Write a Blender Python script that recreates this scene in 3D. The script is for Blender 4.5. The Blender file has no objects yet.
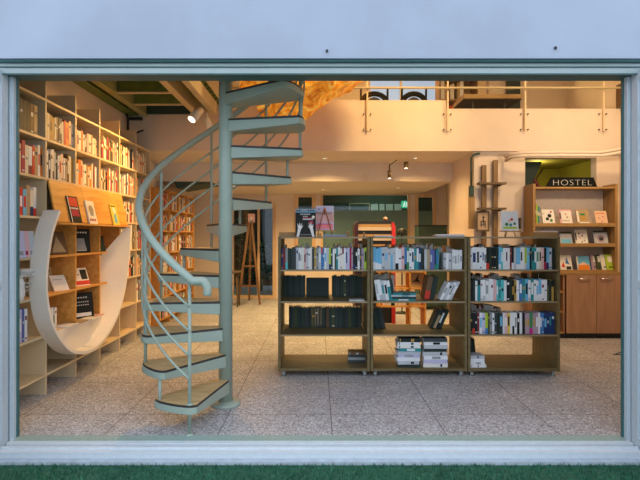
import bpy, bmesh, math, random
from mathutils import Vector, Matrix
random.seed(7)
R = math.radians
sc = bpy.context.scene
COL = sc.collection
F = 480.0
def PX(px, d): return (px - 318.0) * d / F
def PZ(py, d): return 1.4 - (py - 235.0) * d / F
SRGB = lambda v: (v / 255 / 12.92) if v <= 10 else ((v / 255 + .055) / 1.055) ** 2.4

# ---------------------------------------------------------------- materials
MATS = {}
def base_mat(name):
    m = bpy.data.materials.new(name); m.use_nodes = True
    nt = m.node_tree; b = nt.nodes['Principled BSDF']
    return m, nt, b
def plain(name, col, rough=.55, metal=0.0, noise=.06, scale=30, bump=0.0, spec=.4):
    if name in MATS: return MATS[name]
    m, nt, b = base_mat(name)
    tc = nt.nodes.new('ShaderNodeTexCoord'); n = nt.nodes.new('ShaderNodeTexNoise')
    n.inputs['Scale'].default_value = scale; n.inputs['Detail'].default_value = 4
    nt.links.new(tc.outputs['Object'], n.inputs['Vector'])
    r = nt.nodes.new('ShaderNodeValToRGB')
    r.color_ramp.elements[0].position = .3; r.color_ramp.elements[1].position = .7
    r.color_ramp.elements[0].color = [max(0, c * (1 - noise)) for c in col] + [1]
    r.color_ramp.elements[1].color = [min(1, c * (1 + noise)) for c in col] + [1]
    nt.links.new(n.outputs['Fac'], r.inputs['Fac']); nt.links.new(r.outputs['Color'], b.inputs['Base Color'])
    b.inputs['Roughness'].default_value = rough; b.inputs['Metallic'].default_value = metal
    b.inputs['Specular IOR Level'].default_value = spec
    if bump:
        bp = nt.nodes.new('ShaderNodeBump'); bp.inputs['Strength'].default_value = bump; bp.inputs['Distance'].default_value = .01
        nt.links.new(n.outputs['Fac'], bp.inputs['Height']); nt.links.new(bp.outputs['Normal'], b.inputs['Normal'])
    MATS[name] = m; return m
def wood(name, c1, c2, stretch=(1, 14, 14), scale=2.2, rough=.5, rot=(0, 0, 0)):
    if name in MATS: return MATS[name]
    m, nt, b = base_mat(name)
    tc = nt.nodes.new('ShaderNodeTexCoord'); mp = nt.nodes.new('ShaderNodeMapping')
    mp.inputs['Scale'].default_value = stretch; mp.inputs['Rotation'].default_value = rot
    n = nt.nodes.new('ShaderNodeTexNoise'); n.inputs['Scale'].default_value = scale; n.inputs['Detail'].default_value = 6
    n.inputs['Distortion'].default_value = .6
    r = nt.nodes.new('ShaderNodeValToRGB')
    r.color_ramp.elements[0].position = .32; r.color_ramp.elements[1].position = .68
    r.color_ramp.elements[0].color = c1 + (1,); r.color_ramp.elements[1].color = c2 + (1,)
    nt.links.new(tc.outputs['Object'], mp.inputs['Vector']); nt.links.new(mp.outputs['Vector'], n.inputs['Vector'])
    nt.links.new(n.outputs['Fac'], r.inputs['Fac']); nt.links.new(r.outputs['Color'], b.inputs['Base Color'])
    b.inputs['Roughness'].default_value = rough; b.inputs['Specular IOR Level'].default_value = .35
    MATS[name] = m; return m
def glow(name, col, strength):
    if name in MATS: return MATS[name]
    m, nt, b = base_mat(name)
    b.inputs['Base Color'].default_value = [c * .15 for c in col] + [1]
    b.inputs['Emission Color'].default_value = col + (1,); b.inputs['Emission Strength'].default_value = strength
    MATS[name] = m; return m
def pane_glass(name, tint=(.9, .95, .92), alpha=.035, rough=.03):
    m, nt, b = base_mat(name)
    out = nt.nodes['Material Output']
    tr = nt.nodes.new('ShaderNodeBsdfTransparent'); tr.inputs['Color'].default_value = tint + (1,)
    gl = nt.nodes.new('ShaderNodeBsdfGlossy'); gl.inputs['Roughness'].default_value = rough
    mx = nt.nodes.new('ShaderNodeMixShader'); mx.inputs['Fac'].default_value = alpha
    nt.links.new(tr.outputs[0], mx.inputs[1]); nt.links.new(gl.outputs[0], mx.inputs[2])
    nt.links.new(mx.outputs[0], out.inputs['Surface'])
    return m
def terrazzo():
    m, nt, b = base_mat('terrazzo floor')
    N = nt.nodes.new; L = nt.links.new
    tc = N('ShaderNodeTexCoord')
    def ramp(src, stops):
        r = N('ShaderNodeValToRGB'); e = r.color_ramp.elements
        e[0].position, e[0].color = stops[0][0], stops[0][1] + (1,)
        e[1].position, e[1].color = stops[-1][0], stops[-1][1] + (1,)
        for p, c in stops[1:-1]:
            k = e.new(p); k.color = c + (1,)
        L(src, r.inputs['Fac']); return r.outputs['Color']
    v = N('ShaderNodeTexVoronoi'); v.inputs['Scale'].default_value = 100
    L(tc.outputs['Object'], v.inputs['Vector'])
    sep = N('ShaderNodeSeparateColor'); L(v.outputs['Color'], sep.inputs['Color'])
    chips = ramp(sep.outputs['Red'], [(0, (.16, .16, .165)), (.15, (.36, .355, .36)), (.6, (.52, .515, .525)), (.82, (.66, .655, .67)), (1, (.88, .87, .88))])
    n = N('ShaderNodeTexNoise'); n.inputs['Scale'].default_value = 3; n.inputs['Detail'].default_value = 6
    L(tc.outputs['Object'], n.inputs['Vector'])
    worn = ramp(n.outputs['Fac'], [(.3, (.8, .8, .8)), (.7, (1, 1, 1))])
    mul = N('ShaderNodeMix'); mul.data_type = 'RGBA'; mul.blend_type = 'MULTIPLY'; mul.inputs['Factor'].default_value = 1
    L(chips, mul.inputs['A']); L(worn, mul.inputs['B'])
    sx = N('ShaderNodeSeparateXYZ'); L(tc.outputs['Object'], sx.inputs[0])
    def joint(ch, off):
        a = N('ShaderNodeMath'); a.operation = 'ADD'; a.inputs[1].default_value = off; L(sx.outputs[ch], a.inputs[0])
        p = N('ShaderNodeMath'); p.operation = 'PINGPONG'; p.inputs[1].default_value = .4; L(a.outputs[0], p.inputs[0])
        l = N('ShaderNodeMath'); l.operation = 'LESS_THAN'; l.inputs[1].default_value = .0035; L(p.outputs[0], l.inputs[0])
        return l.outputs[0]
    mxm = N('ShaderNodeMath'); mxm.operation = 'MAXIMUM'; L(joint('X', 8 - .1), mxm.inputs[0]); L(joint('Y', .25), mxm.inputs[1])
    fin = N('ShaderNodeMix'); fin.data_type = 'RGBA'; L(mxm.outputs[0], fin.inputs['Factor'])
    L(mul.outputs['Result'], fin.inputs['A']); fin.inputs['B'].default_value = (.14, .12, .11, 1)
    L(fin.outputs['Result'], b.inputs['Base Color'])
    b.inputs['Roughness'].default_value = .48; b.inputs['Specular IOR Level'].default_value = .4
    return m
def amber():
    m, nt, b = base_mat('amber resin')
    N = nt.nodes.new; L = nt.links.new
    tc = N('ShaderNodeTexCoord'); n = N('ShaderNodeTexNoise'); n.inputs['Scale'].default_value = 5.5; n.inputs['Detail'].default_value = 8; n.inputs['Distortion'].default_value = 1.8
    L(tc.outputs['Object'], n.inputs['Vector'])
    r = N('ShaderNodeValToRGB'); e = r.color_ramp.elements
    e[0].position, e[0].color = .3, (.42, .09, .004, 1); e[1].position, e[1].color = .68, (.95, .52, .09, 1)
    k = e.new(.5); k.color = (.80, .29, .02, 1)
    L(n.outputs['Fac'], r.inputs['Fac']); L(r.outputs['Color'], b.inputs['Base Color']); L(r.outputs['Color'], b.inputs['Emission Color'])
    b.inputs['Emission Strength'].default_value = .5; b.inputs['Roughness'].default_value = .22
    bp = N('ShaderNodeBump'); bp.inputs['Strength'].default_value = .5; bp.inputs['Distance'].default_value = .05
    L(n.outputs['Fac'], bp.inputs['Height']); L(bp.outputs['Normal'], b.inputs['Normal'])
    return m

CREAM = plain('cream wall paint', (.78, .66, .54), .8, noise=.03, scale=4, bump=.06)
SOFFIT = plain('cream soffit paint', (.76, .66, .55), .8, noise=.03, scale=4)
FACADE = plain('lavender facade render', (.365, .40, .475), .85, noise=.05, scale=3.0, bump=.25)
FRAME = plain('grey blue door frame paint', (.52, .58, .62), .4, noise=.03)
FRAMEHEAD = plain('sage grey head frame paint', (.40, .46, .44), .4, noise=.05, scale=6)
FRAMEDARK = plain('dark teal seal', (.04, .13, .13), .5)
WHITEMETAL = plain('white metal track', (.64, .69, .72), .35, noise=.04)
STONE = plain('grey stone step', (.50, .55, .60), .8, noise=.12, scale=18, bump=.2)
BAND = plain('sage threshold band', (.32, .44, .40), .5, noise=.12, scale=60)
SAGE = plain('sage green stair paint', (.355, .42, .345), .4, noise=.04, scale=8)
TREADW = wood('stair tread wood', (.48, .32, .14), (.66, .47, .24), stretch=(3, 14, 14))
TREADEDGE = plain('tread edge', (.05, .04, .035), .6)
SHELFW = plain('white shelf laminate', (.72, .56, .34), .5, noise=.03, scale=6)
NICHEW = wood('orange pine', (.60, .27, .05), (.78, .40, .10), stretch=(10, 1.2, 10))
NOOK = plain('off white curved shell', (.86, .81, .72), .45, noise=.02, scale=5)
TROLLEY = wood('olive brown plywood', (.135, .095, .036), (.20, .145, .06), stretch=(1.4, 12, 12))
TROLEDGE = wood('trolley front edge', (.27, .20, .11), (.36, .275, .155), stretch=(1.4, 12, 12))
CUPW = wood('red brown veneer', (.36, .19, .11), (.48, .275, .165), stretch=(11, 11, 1), scale=1.5)
OAK = wood('golden oak', (.30, .165, .055), (.42, .245, .085), stretch=(11, 11, 1))
OAKH = wood('golden oak boards', (.34, .195, .065), (.46, .275, .105), stretch=(1, 11, 11))
DARKW = wood('dark walnut', (.11, .075, .04), (.17, .12, .065), stretch=(9, 9, 1))
WINFRAME = wood('orange window frame', (.66, .45, .25), (.74, .53, .31), stretch=(8, 8, 1))
FROST = plain('frosted sage glass', (.14, .25, .23), .35, noise=.04, scale=3)
BLACK = plain('black metal', (.02, .022, .022), .45)
MATTE = plain('matte black', (.012, .013, .013), .8, spec=.08)
DGREEN = plain('dark green paint', (.035, .07, .055), .6)
GREEN = plain('olive green deck steel', (.15, .21, .045), .5, noise=.18, scale=9)
BEIGE = plain('beige steel', (.55, .46, .27), .5)
CHROME = plain('chrome', (.7, .7, .7), .25, metal=1.0)
RUBBER = plain('grey caster rubber', (.30, .33, .31), .5)
RED = plain('red lacquer', (.55, .03, .03), .35)
WHITE = plain('white enamel', (.85, .83, .78), .4)
OLIVE = plain('olive stairwell paint', (.38, .325, .03), .8)
BACKGREY = plain('grey back wall', (.45, .42, .36), .85)
TERRAZZO = terrazzo()
AMBER = amber()
GLASS = pane_glass('clear pane glass')
BALGLASS = pane_glass('balustrade glass', (.97, .98, .96), .05)

PAL = dict(
 navy=(.02, .04, .14), black=(.014, .017, .016), charcoal=(.05, .06, .062), grey=(.30, .31, .31), silver=(.52, .54, .56), white=(.80, .80, .80),
 cream=(.74, .67, .52), ivory=(.80, .76, .68), tan=(.45, .32, .17), ochre=(.48, .29, .06), orange=(.80, .25, .03), red=(.62, .05, .03), crimson=(.38, .02, .06),
 maroon=(.20, .03, .04), pink=(.74, .45, .45), mauve=(.42, .30, .36), lilac=(.55, .52, .70), blue=(.06, .20, .46), sky=(.16, .47, .70), indigo=(.12, .14, .36),
 teal=(.03, .26, .27), aqua=(.10, .52, .52), green=(.05, .24, .09), lime=(.42, .58, .04), yellow=(.80, .58, .08), brown=(.16, .085, .04), olive=(.07, .085, .035), coral=(.85, .25, .28), magenta=(.60, .03, .26),
 forest=(.024, .038, .030), pine=(.034, .056, .042), slate=(.046, .056, .052), peach=(.82, .55, .36), paper=(.80, .77, .70))
NICE = dict(sky='sky-blue', forest='blackish', pine='bottle-green', slate='slate-grey')
def pc(n): return plain('cover ' + n, PAL[n], .55, noise=.05, scale=40, spec=.22)
PAPER = plain('book page edges', (.78, .74, .65), .85, noise=.06, scale=120)

# ---------------------------------------------------------------- mesh helper
class MB:
    def __init__(s): s.v = []; s.f = []; s.m = []; s.s = []
    def add(s, vs, fs, m=0, smooth=False):
        o = len(s.v); s.v += [tuple(v) for v in vs]
        for f in fs: s.f.append([i + o for i in f]); s.m.append(m); s.s.append(smooth)
    def box(s, x0, x1, y0, y1, z0, z1, m=0):
        s.add([(x0, y0, z0), (x1, y0, z0), (x1, y1, z0), (x0, y1, z0), (x0, y0, z1), (x1, y0, z1), (x1, y1, z1), (x0, y1, z1)],
              [(3, 2, 1, 0), (4, 5, 6, 7), (0, 1, 5, 4), (1, 2, 6, 5), (2, 3, 7, 6), (3, 0, 4, 7)], m); return s
    def prism(s, poly, a0, a1, axis='z', m=0, m_top=None):
        def P(u, w, a): return {'z': (u, w, a), 'y': (u, a, w), 'x': (a, u, w)}[axis]
        n = len(poly)
        s.add([P(u, w, a0) for u, w in poly] + [P(u, w, a1) for u, w in poly], [tuple(range(n))[::-1]], m)
        o = len(s.v) - 2 * n
        s.f.append([o + n + i for i in range(n)]); s.m.append(m if m_top is None else m_top); s.s.append(False)
        for i in range(n):
            j = (i + 1) % n; s.f.append([o + i, o + j, o + n + j, o + n + i]); s.m.append(m); s.s.append(False)
        return s
    def loft(s, p0, p1, m=0):
        n = len(p0); s.add(list(p0) + list(p1), [tuple(range(n))[::-1], tuple(range(n, 2 * n))] + [(i, (i + 1) % n, n + (i + 1) % n, n + i) for i in range(n)], m); return s
    def tube(s, pts, r, seg=10, m=0, closed=False):
        pts = [Vector(p) for p in pts]; n = len(pts)
        rr = r if isinstance(r, (list, tuple)) else [r] * n
        t = []
        for i in range(n):
            a = pts[max(i - 1, 0)]; b = pts[min(i + 1, n - 1)]; t.append((b - a).normalized())
        up = Vector((0, 0, 1)) if abs(t[0].z) < .95 else Vector((1, 0, 0))
        u = t[0].cross(up).normalized(); vs = []
        for i in range(n):
            u = (u - t[i] * u.dot(t[i])).normalized(); w = t[i].cross(u)
            for k in range(seg):
                a = 2 * math.pi * k / seg; vs.append(pts[i] + (u * math.cos(a) + w * math.sin(a)) * rr[i])
        fs = []
        for i in range(n - 1):
            for k in range(seg):
                k2 = (k + 1) % seg; fs.append((i * seg + k, i * seg + k2, (i + 1) * seg + k2, (i + 1) * seg + k))
        o = len(s.v); s.add(vs, fs, m, True)
        for base, rev in ((0, True), ((n - 1) * seg, False)):
            f = [o + base + k for k in range(seg)]; s.f.append(f[::-1] if rev else f); s.m.append(m); s.s.append(False)
        return s
    def cyl(s, p0, p1, r, seg=16, m=0): return s.tube([p0, p1], r, seg, m)
    def lathe(s, prof, c=(0, 0, 0), seg=20, m=0):
        vs = []; n = len(prof)
        for r, z in prof:
            for k in range(seg):
                a = 2 * math.pi * k / seg; vs.append((c[0] + r * math.cos(a), c[1] + r * math.sin(a), c[2] + z))
        fs = []
        for i in range(n - 1):
            for k in range(seg):
                k2 = (k + 1) % seg; fs.append((i * seg + k, i * seg + k2, (i + 1) * seg + k2, (i + 1) * seg + k))
        o = len(s.v); s.add(vs, fs, m, True)
        s.f.append([o + k for k in range(seg)][::-1]); s.m.append(m); s.s.append(False)
        s.f.append([o + (n - 1) * seg + k for k in range(seg)]); s.m.append(m); s.s.append(False)
        return s
    def build(s, name, mats, parent=None, loc=None, bevel=0, rot=None):
        me = bpy.data.meshes.new(name); me.from_pydata(s.v, [], s.f)
        if not isinstance(mats, (list, tuple)): mats = [mats]
        for m in mats: me.materials.append(m)
        me.polygons.foreach_set('material_index', s.m); me.polygons.foreach_set('use_smooth', s.s); me.update()
        bm = bmesh.new(); bm.from_mesh(me); bmesh.ops.recalc_face_normals(bm, faces=bm.faces); bm.to_mesh(me); bm.free()
        o = bpy.data.objects.new(name, me); COL.objects.link(o)
        if parent: o.parent = parent
        if loc: o.location = loc
        if rot: o.rotation_euler = rot
        if bevel:
            b = o.modifiers.new('bevel', 'BEVEL'); b.width = bevel; b.segments = 2; b.limit_method = 'ANGLE'; b.angle_limit = R(50)
        return o
LABELS = {}
def setp(o, label, cat, group=None):
    if label in LABELS: print('DUPLICATE LABEL', label)
    n = len(label.split())
    if not 4 <= n <= 16: print('LABEL LENGTH', n, label)
    LABELS[label] = o.name; o['label'] = label; o['category'] = cat
    if group: o['group'] = group
    return o
def thing(name, label, cat, loc=(0, 0, 0), rz=0, group=None, rot=None):
    o = bpy.data.objects.new(name, None); COL.objects.link(o); o.empty_display_size = .1
    o.location = loc; o.rotation_euler = rot if rot else (0, 0, rz)
    return setp(o, label, cat, group)
def struct(name, mb, mats, **k):
    par = k.get('parent'); o = mb.build(name, mats, **k)
    if not par: o['kind'] = 'structure'
    return o
def dup(root, loc, rot, label, group=None):
    r = root.copy(); COL.objects.link(r); r.location = loc; r.rotation_euler = rot
    def kids(src, dst):
        for ch in list(src.children):
            c = ch.copy(); COL.objects.link(c); c.parent = dst; kids(ch, c)
    kids(root, r); r['label'] = ''
    return setp(r, label, root['category'], group or root.get('group'))
ORD = 'first second third fourth fifth sixth seventh eighth ninth tenth eleventh twelfth thirteenth fourteenth fifteenth sixteenth seventeenth eighteenth nineteenth twentieth'.split()
ORD += ['twenty-' + o for o in ORD[:9]] + ['thirtieth'] + ['thirty-' + o for o in ORD[:9]] + ['fortieth'] + ['forty-' + o for o in ORD[:9]]
# ---------------------------------------------------------------- setting
ZM, DM = 2.59, 6.8          # mezzanine underside, its front face
struct('floor', MB().box(-3.2, 4.6, 3.35, 10.7, -.2, 0), TERRAZZO)
struct('floor_courtyard', MB().box(-5, 4.4, 10.7, 14, -.25, -.03), STONE)
struct('ground', MB().box(-7, 7, -3, 3.30, -.4, -.085), plain('turf backing', (.03, .12, .07), .9, noise=.3, scale=40))
t = MB(); rnd = random.Random(3)
for i in range(26000):
    x = rnd.uniform(-2.6, 2.6); y = rnd.uniform(2.35, 3.115); a = rnd.uniform(0, 6.28); h = rnd.uniform(.012, .028); w = .003
    c, s_ = math.cos(a) * w, math.sin(a) * w; lx, ly = rnd.uniform(-.012, .012), rnd.uniform(-.012, .012)
    t.add([(x - c, y - s_, -.085), (x + c, y + s_, -.085), (x + lx, y + ly, -.085 + h)], [(0, 1, 2)], 0 if rnd.random() < .7 else 1)
tg = t.build('artificial_turf', [plain('turf blade', (.022, .13, .07), .6, noise=.3, scale=3), plain('turf blade light', (.045, .20, .11), .6, noise=.3, scale=3)])
tg['kind'] = 'stuff'; setp(tg, 'short green artificial turf in front of the metal threshold', 'turf')

# shop front
w = MB()
w.box(-7, 7, 3.15, 3.42, 2.56, 5.6); w.box(-7, -2.19, 3.22, 3.42, -.4, 2.56); w.box(2.22, 7, 3.22, 3.42, -.4, 2.56)
struct('wall_front', w, FACADE)
w = MB(); w.box(-2.19, 2.22, 3.17, 3.26, 2.545, 2.56, 1)
w.box(-2.19, 2.20, 3.20, 3.212, 2.470, 2.545, 0); w.box(-2.19, 2.20, 3.19, 3.2, 2.515, 2.522, 1); w.box(-2.19, 2.20, 3.195, 3.2, 2.470, 2.478, 1)
w.box(-2.19, 2.20, 3.212, 3.38, 2.484, 2.56, 1)
struct('trim_head', w, [FRAMEHEAD, FRAMEDARK], bevel=.003)
w = MB(); w.box(-2.19, -2.082, 3.28, 3.315, -.06, 2.483, 0); w.box(-2.19, -2.075, 3.315, 3.34, 0, 2.483, 1); w.box(-2.105, -2.095, 3.272, 3.28, -.06, 2.47, 0); w.box(-2.14, -2.125, 3.272, 3.28, -.06, 2.47, 0)
struct('trim_jamb_left', w, [FRAME, FRAMEDARK], bevel=.003)
w = MB(); w.box(2.112, 2.20, 3.28, 3.315, -.06, 2.483, 0); w.box(2.105, 2.20, 3.315, 3.34, 0, 2.483, 1); w.box(2.125, 2.135, 3.272, 3.28, -.06, 2.47, 0); w.box(2.155, 2.165, 3.272, 3.28, -.06, 2.47, 0)
struct('trim_jamb_right', w, [FRAME, FRAMEDARK], bevel=.003)
w = MB(); w.box(-2.1, 2.12, 3.25, 3.33, -.06, .0); w.box(-2.1, 2.12, 3.225, 3.245, -.06, .002, 0); w.box(-2.1, 2.12, 3.19, 3.225, -.06, -.02, 1); w.box(-2.1, 2.12, 3.172, 3.19, -.06, -.002); w.box(-2.1, 2.12, 3.13, 3.172, -.06, -.016)
struct('trim_threshold', w, [WHITEMETAL, STONE], bevel=.002)
struct('trim_step', MB().box(-2.3, 2.3, 3.095, 3.16, -.2, -.062), STONE)
struct('trim_floor_band', MB().box(-2.075, 2.1, 3.262, 3.345, -.02, .004), BAND)
# open steel door leaves, swung outwards
def leaf(name, x, sgn):
    m = MB(); y0, y1 = 2.2, 3.262
    for a, b in ((y0, y0 + .07), (y1 - .07, y1)): m.box(x - .02, x + .02, a, b, -.06, 2.5)
    for a, b in ((-.06, .05), (1.05, 1.1), (2.43, 2.5)): m.box(x - .02, x + .02, y0 + .07, y1 - .07, a, b)
    o = struct(name, m, FRAME, bevel=.003)
    MB().box(x - .006, x + .006, y0 + .07, y1 - .07, .05, 2.43).build('panel', plain('frosted leaf panel', (.52, .61, .70), .3, noise=.03), o)
    h = MB(); h.tube([(x - sgn * .02, y0 + .035, 1.0), (x - sgn * .07, y0 + .035, 1.0), (x - sgn * .07, y0 + .035, 1.2), (x - sgn * .02, y0 + .035, 1.2)], .009, 8); h.build('handle', CHROME, o)
leaf('door_1', -2.125, -1); leaf('door_2', 2.148, 1)

for i, (px, py) in enumerate(((327, 51), (555, 48))):
    d = 3.15; setp(MB().cyl((0, 0, 0), (0, -.012, 0), .008, 8).box(-.004, .004, -.016, -.012, -.015, .002).build('wall_screw', BLACK, loc=(PX(px, d), d, PZ(py, d))), ['small dark screw in the lavender facade above the staircase-side trolley', 'small dark screw in the lavender facade above the cupboard-side trolley'][i], 'screw', 'facade screws')
# shell
struct('wall_left', MB().box(-2.9, -2.7, 3.42, 10.6, -.1, 5.5), CREAM)
struct('wall_right', MB().box(4.3, 4.5, 3.42, 10.6, -.1, 5.5), CREAM)
struct('ceiling', MB().box(-2.9, 4.5, 3.42, 10.7, 5.4, 5.6), SOFFIT)
def holed(mb, x0, x1, z0, z1, y0, y1, holes):
    xs = sorted({x0, x1} | {h[0] for h in holes} | {h[1] for h in holes}); zs = sorted({z0, z1} | {h[2] for h in holes} | {h[3] for h in holes})
    for i in range(len(xs) - 1):
        for k in range(len(zs) - 1):
            cx, cz = (xs[i] + xs[i + 1]) / 2, (zs[k] + zs[k + 1]) / 2
            if not any(h[0] < cx < h[1] and h[2] < cz < h[3] for h in holes): mb.box(xs[i], xs[i + 1], y0, y1, zs[k], zs[k + 1])
    return mb
DB = 10.6
HD = (-1.93, -.93, 0, 2.1); HS = (-.52, -.05, .9, 2.32); HW = (.06, 2.03, .9, 2.33); HR = (2.14, 2.60, 0, 2.3); HU = (1.1, 2.85, 3.6, 5.1)
struct('wall_back', holed(MB(), -2.9, 4.5, -.1, 5.5, DB, DB + .12, [HD, HS, HW, HR, HU]), CREAM)
struct('ceiling_mezzanine', MB().box(-2.7, 4.3, DM + .1, DB, ZM, 2.9), SOFFIT)
ff = MB(); ff.box(-2.7, PX(446.5, DM), DM, DM + .1, ZM, 3.31); ff.box(PX(446.5, DM), 4.3, DM, DM + .1, ZM, 3.19)
struct('wall_mezzanine_parapet', ff, CREAM)
struct('trim_soffit_beam', MB().box(-2.7, 2.23, 7.95, 10.6, 2.29, ZM), SOFFIT)
struct('wall_loft_partition', MB().box(2.95, 4.3, 8.3, 8.4, 2.9, 5.4), CREAM)
# side block with the stairwell recess behind
blk = MB()
blk.box(2.23, 2.96, 6.86, 8.16, 0, ZM); blk.box(2.96, 3.98, 6.86, 7.0, 0, 1.9); blk.box(3.98, 4.3, 6.86, 7.0, 0, ZM); blk.box(2.96, 3.98, 6.86, 7.0, 2.505, ZM)
struct('wall_pier', blk, CREAM)
struct('wall_stairwell', MB().box(2.96, 4.3, 8.5, 8.6, 0, ZM).box(4.27, 4.298, 7.0, 8.5, 0, ZM).box(2.96, 4.27, 7.0, 8.5, ZM - .02, ZM - .001), OLIVE)
struct('wall_side_return', MB().box(2.83, 2.96, 8.16, 10.6, 0, ZM), CREAM)

# windows and inner doors in the back wall
def window(name, hole, bars_x=(), bars_z=(), upper=None, fw=.05, framemat=WINFRAME, lower=None):
    x0, x1, z0, z1 = hole; m = MB(); y0, y1 = DB - .03, DB + .05
    m.box(x0, x0 + fw, y0, y1, z0, z1); m.box(x1 - fw, x1, y0, y1, z0, z1); m.box(x0 + fw, x1 - fw, y0, y1, z1 - fw, z1); m.box(x0 + fw, x1 - fw, y0, y1, z0, z0 + fw)
    for b in bars_x: m.box(b - .025, b + .025, y0, y1, z0 + fw, z1 - fw)
    o = struct(name, m, framemat)
    zs = upper if upper else z0 + fw
    MB().box(x0 + fw, x1 - fw, DB + .01, DB + .016, zs, z1 - fw).build('pane', GLASS, o)
    if upper: MB().box(x0 + fw, x1 - fw, DB + .01, DB + .016, z0 + fw, zs).build('frosted_pane', FROST, o)
    return o
window('window_1', HS, upper=1.78, fw=.085); window('window_2', HW, upper=1.945); 
window('door_3', HR, upper=1.93, fw=.07)
d4 = window('door_4', HD, bars_x=(-1.31,), fw=.07)
MB().tube([(-1.27, DB - .03, 1.0), (-1.27, DB - .08, 1.0), (-1.27, DB - .08, 1.15), (-1.27, DB - .03, 1.15)], .01, 8).build('handle', BLACK, d4)
x0, x1, z0, z1 = HU; m = MB()
for a in (x0, PX(400.5, DB) - .02, x1 - .05): m.box(a, a + .05, DB - .03, DB + .05, z0, z1)
m.box(x0, x1, DB - .03, DB + .05, z0, z0 + .05); m.box(x0, x1, DB - .03, DB + .05, z1 - .05, z1)
wu = struct('window_3', m, SOFFIT)
MB().box(x0, x1, DB + .01, DB + .02, z0, z1).build('frosted_pane', glow('daylit frosted pane', (.42, .52, .68), 1.0), wu)
# rooms beyond the back wall
b = MB(); b.box(-.7, 4.3, 12.9, 13, -.1, 2.9); b.box(-.72, -.62, 10.72, 13, -.1, 2.9); b.box(-.7, 4.3, 10.72, 13, 2.7, 2.9); b.box(4.2, 4.3, 10.72, 13, -.1, 2.9)
struct('wall_office', b, plain('dark green office wall', (.05, .10, .075), .8))
struct('wall_courtyard_light_block', MB().box(-5, -.72, 13.6, 13.7, -.1, 4).box(-5, -.72, 10.72, 13.7, 3.2, 3.3).box(-5, -4.9, 10.72, 13.6, -.1, 3.2).box(-4.9, -2.9, 10.60, 10.72, -.1, 3.2), plain('dark fence and light block', (.02, .035, .03), .8))  # far fence, plus unseen roof and sides added to block sky light
D2 = 12.86
for i, (a, c) in enumerate(((371, 378), (379.5, 384.5), (386, 393), (394.5, 401.5))):
    o = MB().box(PX(a, D2), PX(c, D2), D2, D2 + .03, PZ(210.5, D2), PZ(204, D2)).build('paper_sheet', plain('pinned paper', (.75, .82, .76), .7, noise=.1, scale=14))
    setp(o, ORD[i] + ' pale paper sheet from the empty frame, on the wall behind the wide back window', 'paper', 'paper sheets on the office wall')
m = MB(); fx0, fx1, fz0, fz1 = PX(349, D2), PX(370, D2), PZ(214, D2), PZ(203, D2)
m.box(fx0, fx1, D2, D2 + .03, fz1 - .03, fz1); m.box(fx0, fx1, D2, D2 + .03, fz0, fz0 + .03); m.box(fx0, fx0 + .03, D2, D2 + .03, fz0 + .03, fz1 - .03); m.box(fx1 - .03, fx1, D2, D2 + .03, fz0 + .03, fz1 - .03)
setp(m.build('wall_frame', BEIGE), 'empty pale rectangular frame on the wall behind the wide back window', 'frame')
D3 = 11.4; e = thing('exit_sign', 'small lit green exit sign seen through the wide back window', 'sign', (PX(405, D3), D3, PZ(208, D3)))
MB().box(-.085, .085, 0, .04, 0, .17).build('sign_box', glow('lit exit green', (.05, .55, .28), .9), e)
m = MB(); m.box(.03, .075, -.004, 0, .03, .14); m.tube([(-.01, -.003, .12), (-.02, -.003, .08), (-.05, -.003, .03)], .012, 6); m.tube([(-.02, -.003, .08), (.01, -.003, .03)], .01, 6); m.tube([(-.055, -.003, .09), (.015, -.003, .1)], .009, 6)
m.lathe([(.012, 0), (.016, .012), (.004, .026)], (-.01, -.003, .128), 8)
m.build('running_figure', glow('lit exit white', (.8, .95, .85), 1.1), e)
MB().cyl((0, .02, .17), (0, .02, 2.7 - PZ(208, D3)), .008, 6).build('hanging_rod', BLACK, e)
# courtyard plants
for i, (x, y, h, lab) in enumerate(((-2.75, 12.2, 1.5, 'tall leafy shrub outside the glass door, farthest toward the bookcase'), (-2.1, 12.6, 1.9, 'leafy shrub outside the glass door behind the folding ladder'), (-1.45, 12.3, 1.25, 'low leafy shrub outside the narrow glass leaf'))):
    r = thing('courtyard_shrub', lab, 'shrub', (x, y, -.03), group='shrubs in the courtyard')
    f = MB(); q = random.Random(i)
    for k in range(420):
        a = q.uniform(0, 6.28); rr = .42 * math.sqrt(q.random()); z = q.uniform(.25, h); s_ = q.uniform(.03, .06); yw = q.uniform(0, 6.28)
        px, py = rr * math.cos(a), rr * math.sin(a); ux, uy = math.cos(yw) * s_, math.sin(yw) * s_
        f.add([(px - ux, py - uy, z), (px + uy * .5, py - ux * .5, z + .02), (px + ux, py + uy, z + q.uniform(-.03, .03)), (px - uy * .5, py + ux * .5, z - .02)], [(0, 1, 2, 3)])
    f.build('foliage', plain('shrub leaf', (.05, .14, .06), .5, noise=.3, scale=6), r)
    s2 = MB()
    for k in range(5):
        a = k * 1.3; s2.tube([(0, 0, 0), (.1 * math.cos(a), .1 * math.sin(a), h * .4), (.25 * math.cos(a), .25 * math.sin(a), h * .9)], [.02, .015, .006], 6)
    s2.build('stem', DARKW, r)

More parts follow.
